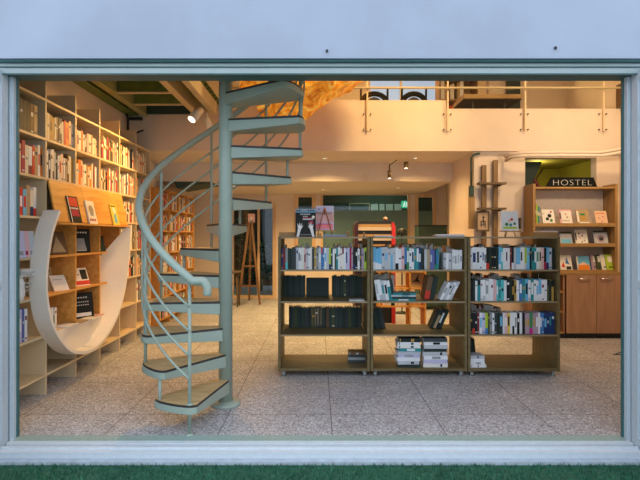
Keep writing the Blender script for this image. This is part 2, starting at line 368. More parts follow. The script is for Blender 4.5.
# loft balustrade, furniture upstairs
for i, px in enumerate((367, 447, 524, 602)):
    d = DM; x = PX(px, d); lab = ['balustrade post beside the amber lamp', 'balustrade post where the parapet steps down', 'balustrade post beside the loft table', 'balustrade post nearest the dark picture'][i]
    r = thing('balustrade_post', 'pale steel ' + lab, 'post', (x, d, 2.87), group='balustrade posts on the parapet')
    p = MB()
    p.box(-.011, .011, -.05, -.03, 0, 1.25)
    p.build('upright', plain('pale yellow steel', (.74, .60, .40), .5), r)
    for s_ in (-1, 1):
        for z in (.02, .24): MB().cyl((s_ * .05, -.03, z), (s_ * .05, .0, z), .009, 8).build('bolt', BLACK, r)
    MB().box(-.055, .055, -.008, 0, -.006, .006).build('fixing_plate', SOFFIT, r)
for i, (a, c) in enumerate(((-2.6, 367), (367, 447), (447, 524), (524, 602))):
    xa = a if i == 0 else PX(a, DM); g = MB().box(xa + .03, PX(c, DM) - .03, DM - .034, DM - .026, 3.315 if i < 2 else 3.195, 4.05)
    setp(g.build('glass_panel', BALGLASS), ['clear balustrade glass panel behind the amber lamp', 'clear balustrade glass panel in front of the loft chairs', 'clear balustrade glass panel in front of the loft table', 'clear balustrade glass panel over the cupboard side'][i], 'glass panel', 'balustrade glass')
setp(MB().box(-1.4, 4.3, DM - .09, DM - .052, 3.452, 3.475).build('balustrade_rail', BEIGE, bevel=.004), 'thin pale horizontal rail fixed along the balustrade posts', 'rail')
def loft_chair(px, lab, w=.44):
    r = thing('loft_chair', lab, 'chair', (PX(px, 8.0), 8.0, 2.9), group='black chairs upstairs')
    m = MB()
    for s_ in (-1, 1): m.tube([(s_ * w / 2, 0, .45), (s_ * w / 2, -.05, .93)], .018, 8)
    m.build('back_post', MATTE, r)
    pts = [(w / 2 * math.cos(a), -.03, .66 + .185 * math.sin(a)) for a in [math.pi * k / 12 for k in range(13)]]
    MB().tube(pts, .045, 8).build('curved_backrest', MATTE, r)
    MB().prism([(w / 2 * .85 * math.cos(a), .52 + .27 * math.sin(a)) for a in [math.pi * k / 12 for k in range(13)]], -.03, -.015, 'y').build('back_panel', plain('black mesh back', (.06, .065, .07), .8), r)
    MB().box(-w / 2, w / 2, 0, .42, .43, .47).build('seat', MATTE, r, bevel=.015)
    for x in (-1, 1):
        for y in (.03, .39): MB().cyl((x * (w / 2 - .03), y, 0), (x * (w / 2 - .03), y, .43), .014, 8).build('leg', MATTE, r)
loft_chair(374, 'black round-backed chair upstairs, half hidden by the amber lamp side'); loft_chair(413.5, 'black round-backed chair upstairs in front of the frosted window', .40)
r = thing('loft_table', 'thick wooden table with dark underside above the lower parapet', 'table', (PX(492, 7.15), 7.15, 2.9))
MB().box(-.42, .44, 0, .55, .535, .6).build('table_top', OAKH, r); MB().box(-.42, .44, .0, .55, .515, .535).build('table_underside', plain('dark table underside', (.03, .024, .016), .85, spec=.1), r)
for x in (-.28, .2):
    for y in (.06, .48): MB().box(x, x + .03, y, y + .03, 0, .515).build('leg', BLACK, r)
r = thing('loft_bookcase', 'pale upstairs bookcase of white files beside the loft table', 'bookcase', (PX(457, 8.2), 8.2, 2.9))
m = MB(); m.box(-.3, -.28, 0, .3, 0, 1.8); m.box(.34, .36, 0, .3, 0, 1.8); m.box(-.28, .34, .28, .3, 0, 1.8)
m.build('carcass', OAK, r)
for z in (0, .4, .8, 1.2, 1.6): MB().box(-.28, .34, 0, .28, z, z + .02).build('shelf', OAK, r)
q = random.Random(2)
for row, z in enumerate((.42, .82, 1.22)):
    x = -.27
    for k in range(8):
        th = q.uniform(.03, .07); h = q.uniform(.24, .34)
        if k % 3 != 2:
            setp(MB().box(x, x + th - .004, .02, .24, z, z + h).build('file_folder', pc(q.choice(['white', 'ivory', 'white', 'tan', 'red', 'brown'])), r.parent, loc=(PX(457, 8.2), 8.2, 2.9)),
                 ORD[k] + ' file folder from the balustrade post, ' + ['lowest', 'middle', 'top'][row] + ' filled shelf of the upstairs bookcase', 'folder', 'files in the loft bookcase')
        x += th
setp(MB().box(-.11, .11, 0, .06, 0, 1.9).build('dark_loft_panel', plain('dark panel', (.02, .035, .035), .6), loc=(PX(514, 8.2), 8.2, 2.9)), 'tall narrow dark panel standing upstairs behind the wooden table', 'panel')
# green steel landing, upper left corner
r = thing('steel_landing', 'olive green corrugated steel landing deck over the white bookcase', 'landing', (-2.692, 3.5, 3.08))
m = MB()
for k in range(22):
    y = .0 + k * .15; m.box(.0, 1.30, y, y + .09, .22, .235); m.box(.0, 1.30, y + .09, y + .15, .17, .185); m.box(0, 1.3, y + .085, y + .09, .17, .235); m.box(0, 1.3, y + .145, y + .15, .17, .235)
m.build('corrugated_deck', GREEN, r)
m = MB(); m.box(0, .155, 0, 3.29, 0, .012); m.box(.0, .012, 0, 3.29, .012, .17); m.box(.012, .155, 0, 3.29, .155, .17); m.build('wall_channel', GREEN, r)
m = MB(); m.box(.205, .30, 0, 3.29, 0, .17); m.build('deck_beam', plain('olive beige steel', (.40, .36, .15), .5), r)
m = MB(); m.box(.95, 1.04, 0, 3.29, -.0, .17); m.build('deck_beam', BEIGE, r)
MB().box(1.20, 1.28, 0, 3.2, -.0, .17).build('edge_beam', BEIGE, r)
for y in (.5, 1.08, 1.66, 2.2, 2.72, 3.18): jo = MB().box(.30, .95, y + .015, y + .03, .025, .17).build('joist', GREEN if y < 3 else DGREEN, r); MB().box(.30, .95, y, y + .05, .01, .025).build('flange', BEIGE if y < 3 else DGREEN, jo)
# conduit in the corner, conduit on the pier wall, curved pipes
m = MB(); xx, yy = -2.66, 6.72
m.tube([(xx, yy, 2.82), (xx, yy, 3.03), (xx + .02, yy - .1, 3.07)], .018, 8); m.box(xx - .02, xx + .18, yy + .03, yy + .07, 3.02, 3.06); m.tube([(xx + .1, yy + .05, 2.84), (xx + .2, yy + .05, 2.88)], .012, 6)
setp(m.build('dark_conduit', BLACK), 'dark bent conduit in the corner under the green landing', 'conduit')
m = MB(); xx, yy = PX(471, 6.84), 6.83
m.tube([(xx, yy, PZ(188, 6.84)), (xx, yy, PZ(158, 6.84)), (xx + .03, yy, PZ(155, 6.84)), (xx + .12, yy, PZ(153.5, 6.84))], .016, 8); m.box(xx - .03, xx + .03, yy - .025, yy + .025, PZ(196, 6.84), PZ(186, 6.84))
setp(m.build('wall_conduit', DGREEN), 'dark green conduit with a switch box on the pier wall', 'conduit')
for i, (dz, dy) in enumerate(((0, 0), (-.05, -.05))):
    p = [(PX(511, 6.6), 6.79, 2.50 + dz), (PX(513, 6.6), 6.68 + dy, 2.525 + dz), (PX(522, 6.6), 6.62 + dy, 2.535 + dz), (PX(560, 6.6), 6.6 + dy, 2.54 + dz), (PX(600, 6.6), 6.6 + dy, 2.535 + dz), (PX(610, 6.6), 6.58 + dy, 2.555 + dz), (4.29, 6.5 + dy, 2.60 + dz)]
    setp(MB().tube(p, .022, 8).build('ceiling_pipe', SOFFIT), ['upper pale curved pipe above the display bookcase', 'lower pale curved pipe above the display bookcase'][i], 'pipe', 'curved pipes under the parapet')
# dark picture on right wall
r = thing('dark_picture', 'dark framed picture high on the wall at the cupboard side', 'picture', (4.285, 6.72, PZ(95, 6.7)))
MB().box(-.03, .0, -.14, .14, -.15, .18).build('frame', DARKW, r, bevel=.006); MB().box(-.034, -.03, -.11, .11, -.12, .15).build('canvas', pc('brown'), r)
# stairwell: sign, stairs, handrail
D = 6.9; r = thing('hostel_sign', 'black sign lettered HOSTEL standing above the display bookcase', 'sign', (PX(569.5, D - .3), D - .3, 2.058))
dd = D - .3
m = MB().prism([(PX(545, dd) - PX(568, dd), .0), (PX(596, dd) - PX(568, dd), .0), (PX(592, dd) - PX(568, dd), .135), (PX(550, dd) - PX(568, dd), .135)], 0, .03, 'y'); m.build('sign_board', MATTE, r)
cu = bpy.data.curves.new('HOSTEL', 'FONT'); cu.body = 'HOSTEL'; cu.size = .125; cu.extrude = .002; cu.offset = -.0035; cu.align_x = 'CENTER'; cu.space_character = 1.12
to = bpy.data.objects.new('tmp', cu); COL.objects.link(to); bpy.context.view_layer.update()
me = bpy.data.meshes.new_from_object(to); bpy.data.objects.remove(to)
lo = bpy.data.objects.new('lettering', me); COL.objects.link(lo); me.materials.clear(); me.materials.append(plain('sign letter', (.62, .66, .62), .5)); lo.parent = r; lo.location = (.035, -.003, .024); lo.rotation_euler = (R(90), 0, 0); lo.scale = (1.12, .92, 1)
r = thing('stair_flight', 'dark green stair flight with red handrail behind the HOSTEL sign', 'stairs', (2.98, 7.2, 1.5))
m = MB(); m.loft([(0, 0, .3), (.0, 0, 1.0), (.38, 0, 1.0), (.06, 0, .3)], [(0, .8, .3), (0, .8, 1.0), (.38, .8, 1.0), (.06, .8, .3)]); m.build('stringer', DGREEN, r)
MB().tube([(.1, .05, 1.02), (.6, .05, .25)], .025, 8).build('handrail', plain('dark red rail', (.25, .03, .03), .4), r)
for k in range(4): MB().box(.03 + k * .09, .05 + k * .09, .3, .33, .1 - .2 * 0, .62 - k * .05).build('baluster', plain('pale green slat', (.35, .40, .28), .6), r)
MB().box(0, 1.0, .0, 1.2, -.02, 0).build('landing', DGREEN, r)
setp(MB().tube([(3.62, 8.47, 2.02), (3.95, 8.47, 2.55)], .012, 6).build('sloping_cable', DARKW), 'thin dark cable sloping up the olive stairwell wall', 'cable')
# ---------------------------------------------------------------- white wall bookcase with the curved nook
XF, XB = -2.39, -2.69
DIV = [3.695, 4.22, 4.74, 5.26, 5.785, 6.31, 6.83]
SZ = [.17, .515, .86, 1.205, 1.55, 1.895, 2.24, 2.585]
bc = thing('wall_bookcase', 'tall white built-in bookcase with curved reading nook along the wall by the staircase', 'bookcase', (0, 0, 0))
T = .02
for k, d in enumerate(DIV):
    mid = k in (2, 3)
    z1 = 2.775
    m = MB()
    if mid:
        MB().box(XB, XF, d - T / 2, d + T / 2, 0, .505).build('upright', SHELFW, bc); m.box(XB, XF, d - T / 2, d + T / 2, 1.56, z1)
        MB().box(XB, XF, d - T / 2, d + T / 2, .525, 1.54).build('nook_divider', NICHEW, bc)
    elif k == 4:
        MB().box(XB, XF, d - T / 2, d + T / 2, 0, .505).build('upright', SHELFW, bc); m.box(XB, XF, d - T / 2, d + T / 2, 1.56, z1)
        MB().box(XB, XF - .003, d - T / 2, d + T / 2, .525, 1.54).build('nook_divider', NICHEW, bc)
    else: m.box(XB, XF, d - T / 2, d + T / 2, 0, z1)
    m.build('upright', SHELFW, bc)
for k, z in enumerate(SZ):
    segs = [(3.45, 6.83, SHELFW, 'shelf')]
    if k in (2, 3): segs = [(3.45, 4.21, SHELFW, 'shelf'), (4.23, 5.45, NICHEW, 'nook_shelf'), (5.796, 6.83, SHELFW, 'shelf')]
    for a, b, mm, nm in segs:
        if nm == 'nook_shelf':
            for s0, s1 in ((4.23, 4.73), (4.75, 5.25), (5.27, 5.44)): MB().box(XB, XF, s0, s1, z - T / 2, z + T / 2).build(nm, mm, bc)
        else: MB().box(XB, XF + .002, a, b, z - T / 2, z + T / 2).build(nm, mm, bc)
MB().box(XB - .01, XB, 3.45, 6.83, .0, 2.7).build('back_panel', SHELFW, bc)
MB().box(XB + .001, XB + .006, 4.23, 5.775, .525, 1.54).build('nook_back', NICHEW, bc)
MB().box(XB, XF, 3.45, 4.2, 1.05, 1.065).build('half_shelf', SHELFW, bc)
for d in (3.95, 4.48, 5.0, 5.52, 6.05, 6.57): MB().box(-2.62, -2.60, d - .07, d + .07, 0, .16).build('plinth_foot', SHELFW, bc)
# sloping display board (two panels and a ledge)
def slope(d0, d1):
    return MB().loft([(-2.39, d0, 1.885), (-2.375, d0, 1.885), (-2.30, d0, 1.52), (-2.315, d0, 1.515)], [(-2.39, d1, 1.885), (-2.375, d1, 1.885), (-2.30, d1, 1.52), (-2.315, d1, 1.515)])
BOARD = wood('orange pine board', (.62, .29, .05), (.80, .43, .11), stretch=(12, 1.2, 9))
slope(4.235, 4.80).build('display_board', BOARD, bc); slope(4.806, 5.80).build('display_board', BOARD, bc)
MB().box(-2.39, -2.255, 4.235, 5.8, 1.495, 1.512).build('display_ledge', BOARD, bc)
# curved shell of the nook
XN = -2.25
ctl = [(4.016, 1.592), (3.909, 1.424), (3.851, 1.24), (3.822, 1.042), (3.836, .88), (3.894, .71), (4.0, .567), (4.161, .429), (4.336, .352), (4.526, .32), (4.734, .335), (4.96, .418), (5.16, .561), (5.32, .768), (5.43, 1.06), (5.489, 1.285), (5.52, 1.515)]
def catmull(P, n=5):
    out = []; Q = [P[0]] + list(P) + [P[-1]]
    for i in range(1, len(Q) - 2):
        for k in range(n):
            t = k / n; a, b, c, d = Q[i - 1], Q[i], Q[i + 1], Q[i + 2]
            out.append(tuple(.5 * (2 * b[j] + (c[j] - a[j]) * t + (2 * a[j] - 5 * b[j] + 4 * c[j] - d[j]) * t * t + (3 * b[j] - a[j] - 3 * c[j] + d[j]) * t ** 3) for j in range(len(b))))
    out.append(P[-1]); return out
ctl = [(d * 2.25 / 2.15, 1.4 + (z - 1.4) * 2.25 / 2.15) for d, z in ctl]; cv = catmull(ctl); m = MB(); vs = []
for i, (d, z) in enumerate(cv):
    a = cv[max(i - 1, 0)]; b = cv[min(i + 1, len(cv) - 1)]; tx, tz = b[0] - a[0], b[1] - a[1]; L_ = math.hypot(tx, tz)
    nx, nz = -tz / L_ * -1, tx / L_ * -1       # outward: away from the nook centre
    if (d + nx * .1 - 4.9) ** 2 + (z + nz * .1 - 1.2) ** 2 < (d - 4.9) ** 2 + (z - 1.2) ** 2: nx, nz = -nx, -nz
    near = d < 4.9
    wd = .14 if near else min(.14 + .30 * min(1, max(0, (z - .3) / .35)), .03 + max(0, 1.525 - z) * .7)
    sh = 0 if near else -.4 * wd
    th = .03
    vs += [(XN, d, z), (XN, d + nx * th, z + nz * th), (XN - wd, d + nx * th + sh, z + nz * th), (XN - wd, d + sh, z)]
n = len(cv); fs = []
for i in range(n - 1):
    for k in range(4):
        k2 = (k + 1) % 4; fs.append((i * 4 + k, i * 4 + k2, (i + 1) * 4 + k2, (i + 1) * 4 + k))
fs += [(0, 1, 2, 3), tuple((n - 1) * 4 + k for k in range(4))]
m.add(vs, fs, 0)
nk = m.build('nook_shell', NOOK, bc)
low = [p for p in cv if p[1] < .515]; MB().prism([(low[0][0], .525)] + low + [(low[-1][0] + .03, .525)], XF, XF + .008, 'x').build('nook_filler', NOOK, bc)

# ---------------------------------------------------------------- spiral staircase
SX, SY, RISE, STEP = -.765, 3.976, .214, 24.2
st = thing('spiral_staircase', 'sage green metal spiral staircase with wooden treads standing by the entrance', 'staircase', (SX, SY, 0))
MB().lathe([(.056, 0), (.056, 4.3)], seg=28).build('column', SAGE, st)
MB().lathe([(.123, 0), (.123, .012), (.115, .022), (.07, .03), (.056, .034)], seg=32).build('base_plate', SAGE, st)
def polar(r, deg): return (r * math.cos(R(deg)), r * math.sin(R(deg)))
def outline(g, ang):
    pts = []
    for k in range(-8, 9):
        ph = 17.6 * k / 8; r = .662 - g - .03 * abs(k / 8) ** 7; pts.append(polar(r, ang + ph * (1 - g * .8)))
    a = R(ang); ex = (math.cos(a), math.sin(a)); ey = (-math.sin(a), math.cos(a))
    def L(u, v): return (ex[0] * u + ey[0] * v, ex[1] * u + ey[1] * v)
    return [L(.03, -.06 + g)] + pts + [L(.03, .06 - g)]
for k in range(1, 16):
    ang = 245 - STEP * (k - 1); zt = RISE * k
    o = outline(0, ang); n = len(o)
    def depth(p): return .095 - .05 * min(1, math.hypot(*p) / .66)
    top = [(x, y, zt - .018) for x, y in o]; bot = [(x, y, zt - .018 - depth((x, y))) for x, y in o]
    tr = MB().loft(bot, top).build('tread', SAGE, st, bevel=.003)
    MB().prism(outline(.008, ang), zt - .018, zt, 'z', 1, 0).build('tread_board', [TREADW, TREADEDGE], tr)
def railz(th): return 1.115 + (258 - th) * RISE / STEP
def helix(r, a0, a1, off, stp=4):
    out = []; a = a0
    while a >= a1: out.append((*polar(r, a), railz(a) - off)); a -= stp
    return out
end = [(*polar(.672, 270), .985), (*polar(.674, 270.5), 1.02), (*polar(.674, 269.5), 1.06), (*polar(.672, 267), 1.085)]
hr = end + helix(.672, 262, -80, 0)
MB().tube(catmull(hr, 2), .029, 12).build('handrail', SAGE, st)
for off in (.21, .38, .55, .715): MB().tube(helix(.65, 258.5, -80, off), .009, 8).build('rail_rod', SAGE, st)
for mth in range(0, 14):
    a = 258 - STEP * mth; x, y = polar(.635, a)
    zb = 0 if mth == 0 else RISE * mth - .06
    if mth == 0:
        b = MB().cyl((x, y, 0), (x, y, railz(a) - .02), .0125, 12); b.lathe([(.028, 0), (.028, .008), (.013, .014)], (x, y, 0), 16)
        b.lathe([(.026, RISE), (.026, RISE + .006), (.013, RISE + .01)], (x, y, 0), 16)
    elif mth % 2 == 0: b = MB().cyl((x, y, zb), (x, y, railz(a) - .02), .0125, 12)
    else: b = MB().cyl((x, y, zb), (x, y, RISE * (mth + 1) - .05), .0125, 12)
    b.build('baluster', SAGE, st)

# ---------------------------------------------------------------- books
def book_mesh(h, t, w, cov, bands=()):
    names = [cov] + [b[2] for b in bands]; slots = []
    for n_ in names:
        if n_ not in slots: slots.append(n_)
    pi = len(slots); m = MB(); c = min(.003, t * .18)
    zc = 0.0
    for a, b, col in sorted(bands):
        if a * h > zc + 1e-5: m.box(-t / 2, t / 2, 0, c, zc, a * h, 0)
        full = a < .001 or b > .999; f_ = 0 if full else .16
        if f_:
            m.box(-t / 2, -t / 2 + f_ * t, 0, c, a * h, b * h, 0); m.box(t / 2 - f_ * t, t / 2, 0, c, a * h, b * h, 0)
        m.box(-t / 2 + f_ * t, t / 2 - f_ * t, 0, c, a * h, b * h, slots.index(col)); zc = b * h
    if zc < h - 1e-5: m.box(-t / 2, t / 2, 0, c, zc, h, 0)
    m.box(-t / 2, -t / 2 + c, c, w, 0, h, 0); m.box(t / 2 - c, t / 2, c, w, 0, h, 0)
    m.box(-t / 2 + c, t / 2 - c, c, w - .004, .003, h - .004, pi)
    return m, [pc(s_) for s_ in slots] + [PAPER]
def describe(cov, t, h, bands):
    d = NICE.get(cov, cov)
    sz = 'thick' if t > .03 else ('slim' if t < .017 else '')
    s_ = (sz + ' ' if sz else '') + d + ' book'
    if bands:
        b = max(bands, key=lambda q: q[1] - q[0]); c2 = NICE.get(b[2], b[2])
        if c2 != d: s_ += ' with ' + c2 + (' base' if b[0] < .02 else ' top' if b[1] > .98 else ' title')
    return s_
NB = [0]
def place_book(label, group, h, t, w, cov, bands, loc, rot, flip=None):
    m, mats = book_mesh(h, t, w, cov, bands)
    o = m.build('book', mats, loc=loc); o.rotation_euler = rot; NB[0] += 1
    return setp(o, label, 'book', group)
TITLES = ['black', 'white', 'navy', 'cream', 'red', 'silver', 'teal']
def spec(tok, q):
    """'white/navy' = cover white with a navy title; 'sky_white' = sky with a white foot; 'a^b' = b head."""
    for s_, (a, b) in (('/', (.35, .75)), ('_', (.0, .28)), ('^', (.72, 1.0))):
        if s_ in tok:
            c, e = tok.split(s_); return c, [(a + q.uniform(-.06, .06) if a else 0, b if b == 1 else b + q.uniform(-.06, .1), e)]
    if q.random() < .72 and tok not in ('forest', 'pine', 'slate'):
        dark = sum(PAL[tok]) < .9; tt = q.choice(['silver', 'ivory', 'white', 'ochre'] if dark else ['black', 'navy', 'grey', 'charcoal', 'maroon'])
        a = q.uniform(.45, .75); bb = [(a, a + q.uniform(.05, .16), tt)]
        if q.random() < .5: bb.append((.06, .11, tt))
        return tok, bb
    return tok, []
def row(tokens, A, B, place, rowname, group, facing, z, h0, hv=.008, w=.15, yo=.03, seed=0, tilt=0, jitter=.004, tmax=.05):
    """tokens side by side filling A..B; place(s) -> (x,y) of the spine; facing = z rotation."""
    q = random.Random(seed); n = len(tokens); ws = [q.uniform(.75, 1.25) * (1.5 if t.startswith('!') else 1) for t in tokens]; S = sum(ws)
    ws = [min(tmax, (B - A) * x / S) for x in ws]; s_ = A
    for i, tok in enumerate(tokens):
        t = ws[i]; tok2 = tok.lstrip('!')
        if tok2 != '-':
            h = h0 + q.uniform(-hv, hv)
            if tok2.startswith('<'): tok2 = tok2[1:]; h *= .82
            cov, bands = spec(tok2, q); x, y = place(s_ + t / 2, q.uniform(0, jitter))
            lab = describe(cov, t, h, bands) + ', ' + ORD[i] + ' from ' + rowname
            place_book(lab, group, h, t * .93, w + q.uniform(-.01, .01), cov, bands, (x, y, z + .0005), (0, 0, facing))
        s_ += t
    return s_

# ---------------------------------------------------------------- three trolleys
TF, TD = 4.73, .56
TX = [(-.394, .512), (.518, 1.471), (1.478, 2.386)]
TZ = [.058, .402, .730, 1.042, 1.366]
TN = ['staircase-side trolley', 'middle trolley', 'cupboard-side trolley']
TL = ['wooden double-sided book trolley on casters, nearest the staircase', 'wooden double-sided book trolley on casters, between two other trolleys', 'wooden double-sided book trolley on casters, nearest the red brown cupboard']
for i, (x0, x1) in enumerate(TX):
    r = thing('book_trolley', TL[i], 'bookshelf trolley', (x0, TF, 0), group='book trolleys'); W = x1 - x0
    for a in (0, W - .026): MB().box(a, a + .026, 0, TD, .055, 1.405 if False else 1.385).build('side_panel', TROLLEY, r, bevel=.002)
    for k, z in enumerate(TZ):
        t_ = .026 if k == 0 else .016
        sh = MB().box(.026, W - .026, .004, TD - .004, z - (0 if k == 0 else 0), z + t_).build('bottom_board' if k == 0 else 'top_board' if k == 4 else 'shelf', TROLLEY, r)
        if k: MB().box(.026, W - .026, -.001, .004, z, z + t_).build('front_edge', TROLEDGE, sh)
    for a in (.05, W - .05):
        for b in (.05, TD - .05):
            c = MB(); c.box(a - .022, a + .022, b - .022, b + .022, .05, .055); c.box(a - .016, a - .012, b - .012, b + .016, .018, .05); c.box(a + .012, a + .016, b - .012, b + .016, .018, .05)
            cs = c.build('caster', CHROME, r); MB().cyl((a - .011, b, .024), (a + .011, b, .024), .024, 16).build('wheel', RUBBER, cs)
S1 = [z + .016 for z in TZ]; S1[0] = TZ[0] + .026
def tplace(yoff): return lambda s_, j: (s_, TF + yoff + j)
def trow(ti, level, toks, h, seed, A=None, B=None, start='staircase end', yo=.03, **k):
    nm = {3: 'top row', 2: 'second row', 1: 'third row', 0: 'bottom shelf'}[level]
    a = TX[ti][0] + .03 if A is None else A; b = TX[ti][1] - .03 if B is None else B
    row(toks.split(), a, b, tplace(yo), start + ', ' + nm + ', ' + TN[ti], nm + ' of the ' + TN[ti], 0, S1[level], h, seed=seed, **k)
trow(0, 3, 'navy maroon grey_aqua forest forest slate charcoal silver white/black white/grey ivory pink/maroon silver white ivory charcoal ochre grey silver/white blue^red blue white/sky silver lime_navy charcoal white olive^ivory teal white ivory ivory^maroon white lilac/navy lilac crimson mauve black_navy black white/grey charcoal mauve lime/black', .212, 1)
trow(0, 2, 'pine forest pine slate forest pine pine forest slate pine', .218, 2, A=-.365, B=-.135, yo=.36)
trow(0, 2, 'forest pine slate forest pine olive pine forest slate pine forest pine slate', .218, 3, A=.15, B=.475, yo=.36, start='square album')
trow(0, 1, 'forest slate olive pine forest pine slate forest olive charcoal slate pine forest brown pine olive slate pine forest slate olive pine forest slate', .212, 4, A=-.31, B=.46, yo=.36)
trow(1, 3, 'sky_white sky_white sky_white silver silver/sky silver sky^silver silver white_black white pink blue_black green/white white white/navy teal white_teal navy/white forest', .212, 5, A=.545, B=1.045)
trow(1, 3, 'silver tan indigo/silver indigo navy_green teal/blue', .20, 6, A=1.055, B=1.20, start='blackish gap')
trow(1, 3, 'silver white silver', .165, 61, A=1.245, B=1.325, hv=.002, start='short group')
trow(1, 3, 'white/silver white/grey white/silver white/grey', .195, 7, A=1.33, B=1.43, start='white set')
trow(2, 3, 'white !white/navy !white/black white white/indigo white/charcoal black_red forest black black forest sky_white aqua/white white white/black white maroon black_white silver !sky_white white/black white lime_silver sky black teal/black teal/white white/green cream/black pink black_crimson sky_navy silver forest', .216, 8, hv=.005, B=2.345)
trow(2, 2, 'black forest white teal^black white white_silver white/grey white white pink aqua/white teal aqua white black forest black/ochre ochre/black white blue/white teal sky/black white teal/white white white/sky sky_white white white olive^black forest ochre^black', .207, 9, hv=.01, B=2.34)
trow(2, 1, 'black black_red black maroon white/sky lilac lime_blue olive grey white charcoal forest slate/sky white pink/white yellow/black white white_black white/grey black white black mauve/ochre mauve/ochre green_magenta mauve/ochre mauve/white white blue/white blue navy/sky navy navy/teal navy', .207, 10, hv=.004, B=2.345)
# leaning books
def lean(ti, level, toks, x, ang, h, t, seed, gap=1.03, w=.15, yo=.05, start='staircase'):
    q = random.Random(seed); a = R(ang); nm = {3: 'top row', 2: 'second row', 1: 'third row', 0: 'bottom shelf'}[level]
    for i, tok in enumerate(toks.split()):
        cov, bands = spec(tok, q); hh = h * q.uniform(.96, 1.03)
        # positive angle leans toward +x ; pivot on the lower corner
        zc = abs(math.sin(a)) * t / 2
        place_book('leaning ' + describe(cov, t, hh, bands) + ', ' + ORD[i] + ' from ' + start + ', ' + nm + ', ' + TN[ti], 'leaning books, ' + nm + ' of the ' + TN[ti],
                   hh, t, w, cov, bands, (x, TF + yo + q.uniform(0, .01), S1[level] + zc + .001), (0, a, 0))
        x += t * gap / math.cos(a)
lean(1, 2, 'white/silver white_silver silver/teal white/black teal^white forest', .605, -9, .205, .029, 21)
lean(1, 2, 'white/grey silver white/grey silver/white', 1.225, 27, .20, .026, 22, start='dark pair')
lean(1, 2, 'brown_red forest', 1.10, 11, .23, .05, 23, w=.2, yo=.12)
lean(1, 1, 'forest pine forest slate', .60, -11, .21, .03, 24, yo=.3)
lean(1, 1, 'forest tan^forest black/white forest', 1.19, 24, .21, .027, 25, start='gap', yo=.3)
lean(2, 0, 'forest pine slate forest', 1.545, -6, .225, .033, 26, yo=.3)
def stack(ti, level, toks, x, h, w, tk, seed, what, yo=.03, rot=0):
    q = random.Random(seed); z = S1[level] + .0005
    for i, tok in enumerate(toks.split()):
        cov, bands = spec(tok, q); t = tk * q.uniform(.8, 1.2); hh = h * q.uniform(.94, 1.04); ww = w * q.uniform(.95, 1.05)
        # lying flat: spine (-Y) still faces the room, book height runs along +x
        o = place_book('lying ' + describe(cov, t, hh, bands) + ', ' + ORD[i] + ' up in ' + what, what, hh, t, ww, cov, bands,
                       (x - hh / 2 + q.uniform(-.008, .008), TF + yo + q.uniform(0, .012), z + t / 2), (0, R(90), R(q.uniform(-3, 3))))
        z += t + .0008
stack(1, 2, 'teal/white forest silver/teal teal/black', .855, .235, .16, .019, 31, 'middle trolley second-row pile')
stack(1, 0, 'forest silver white lilac/grey silver teal/white ivory white black', .905, .225, .16, .0335, 32, 'nearer bottom pile, middle trolley')
stack(1, 0, 'ivory lilac white/grey silver forest silver white/black charcoal', 1.165, .235, .16, .0345, 33, 'farther bottom pile, middle trolley')
stack(2, 0, 'white white/grey white silver', 1.585, .155, .15, .028, 34, 'cupboard-side trolley pile')
stack(0, 0, 'slate grey slate brown', .40, .17, .14, .026, 35, 'staircase-side trolley pile', yo=.2)
def slab_thing(name, lab, cat, x0, x1, y0, y1, z0, z1, mat, group=None, bevel=.003):
    o = MB().box(0, x1 - x0, 0, y1 - y0, 0, z1 - z0).build(name, mat, loc=(x0, y0, z0), bevel=bevel); return setp(o, lab, cat, group)
slab_thing('album', 'near-black square album lying face out in the trolley nearest the staircase, second row', 'album', -.125, .115, 5.09, 5.13, S1[2] + .001, S1[2] + .2, pc('forest'))
slab_thing('book', 'grey slim book lying at the front of second row, trolley nearest the staircase', 'book', .31, .46, 4.735, 4.86, S1[2] + .001, S1[2] + .012, pc('silver'))
# back rows of the trolleys and the far bookcases: the rest of the books, beyond the ones built singly
sb = MB(); SBM = [pc(c) for c in ('ivory', 'white', 'red', 'orange', 'forest', 'tan', 'peach', 'crimson', 'teal', 'black', 'cream')] + [PAPER]
def srow(A, B, z, h0, axis, spine, depth, q, cols, fore=False, hv=.03, tm=(.014, .034), gap=.08):
    s_ = A
    while s_ < B - .015:
        t = min(q.uniform(*tm), B - s_); h = h0 + q.uniform(-hv, hv); c = q.choice(cols)
        if q.random() < gap: s_ += t * 1.5; continue
        def bx(a, b, u, v, z0, z1, m):
            if axis == 'x': sb.box(a, b, spine + u, spine + v, z0, z1, m)
            else: sb.box(spine - v, spine - u, a, b, z0, z1, m)
        if fore: bx(s_ + .002, s_ + t - .002, .004, depth, z, z + h - .004, 11); bx(s_, s_ + .002, 0, depth, z, z + h, c); bx(s_ + t - .002, s_ + t - .0005, 0, depth, z, z + h, c)
        else:
            bx(s_, s_ + t - .001, 0, .004, z, z + h, c); bx(s_ + .002, s_ + t - .003, .004, depth, z, z + h - .004, 11)
            c2 = q.choice(cols); a = q.uniform(.4, .7); bx(s_ + .0005, s_ + t - .0015, -.0006, 0, z + h * a, z + h * (a + .15), c2)
        s_ += t
q = random.Random(5)
WARM = [0, 0, 1, 2, 3, 5, 5, 6, 10, 9, 9, 7, 4]
for i, (x0, x1) in enumerate(TX):
    for lv in (3, 2, 1):
        if i == 1 and lv == 1: continue
        if i == 1 and lv < 3: srow(x0 + .04, x0 + .30, S1[lv], .25, 'x', TF + .34, .16, q, [0, 2, 9, 6], fore=True); continue
        if i == 2 and lv == 1: srow(x0 + .03, x1 - .4, S1[lv], .225, 'x', TF + .34, .16, q, [0, 2, 9, 4], fore=True); continue
        if i == 0 and lv < 3: continue
        srow(x0 + .03, x1 - .03, S1[lv], .225, 'x', TF + .34, .16, q, [0, 1, 2, 9, 6, 4, 5], fore=True, hv=.03, gap=.16)

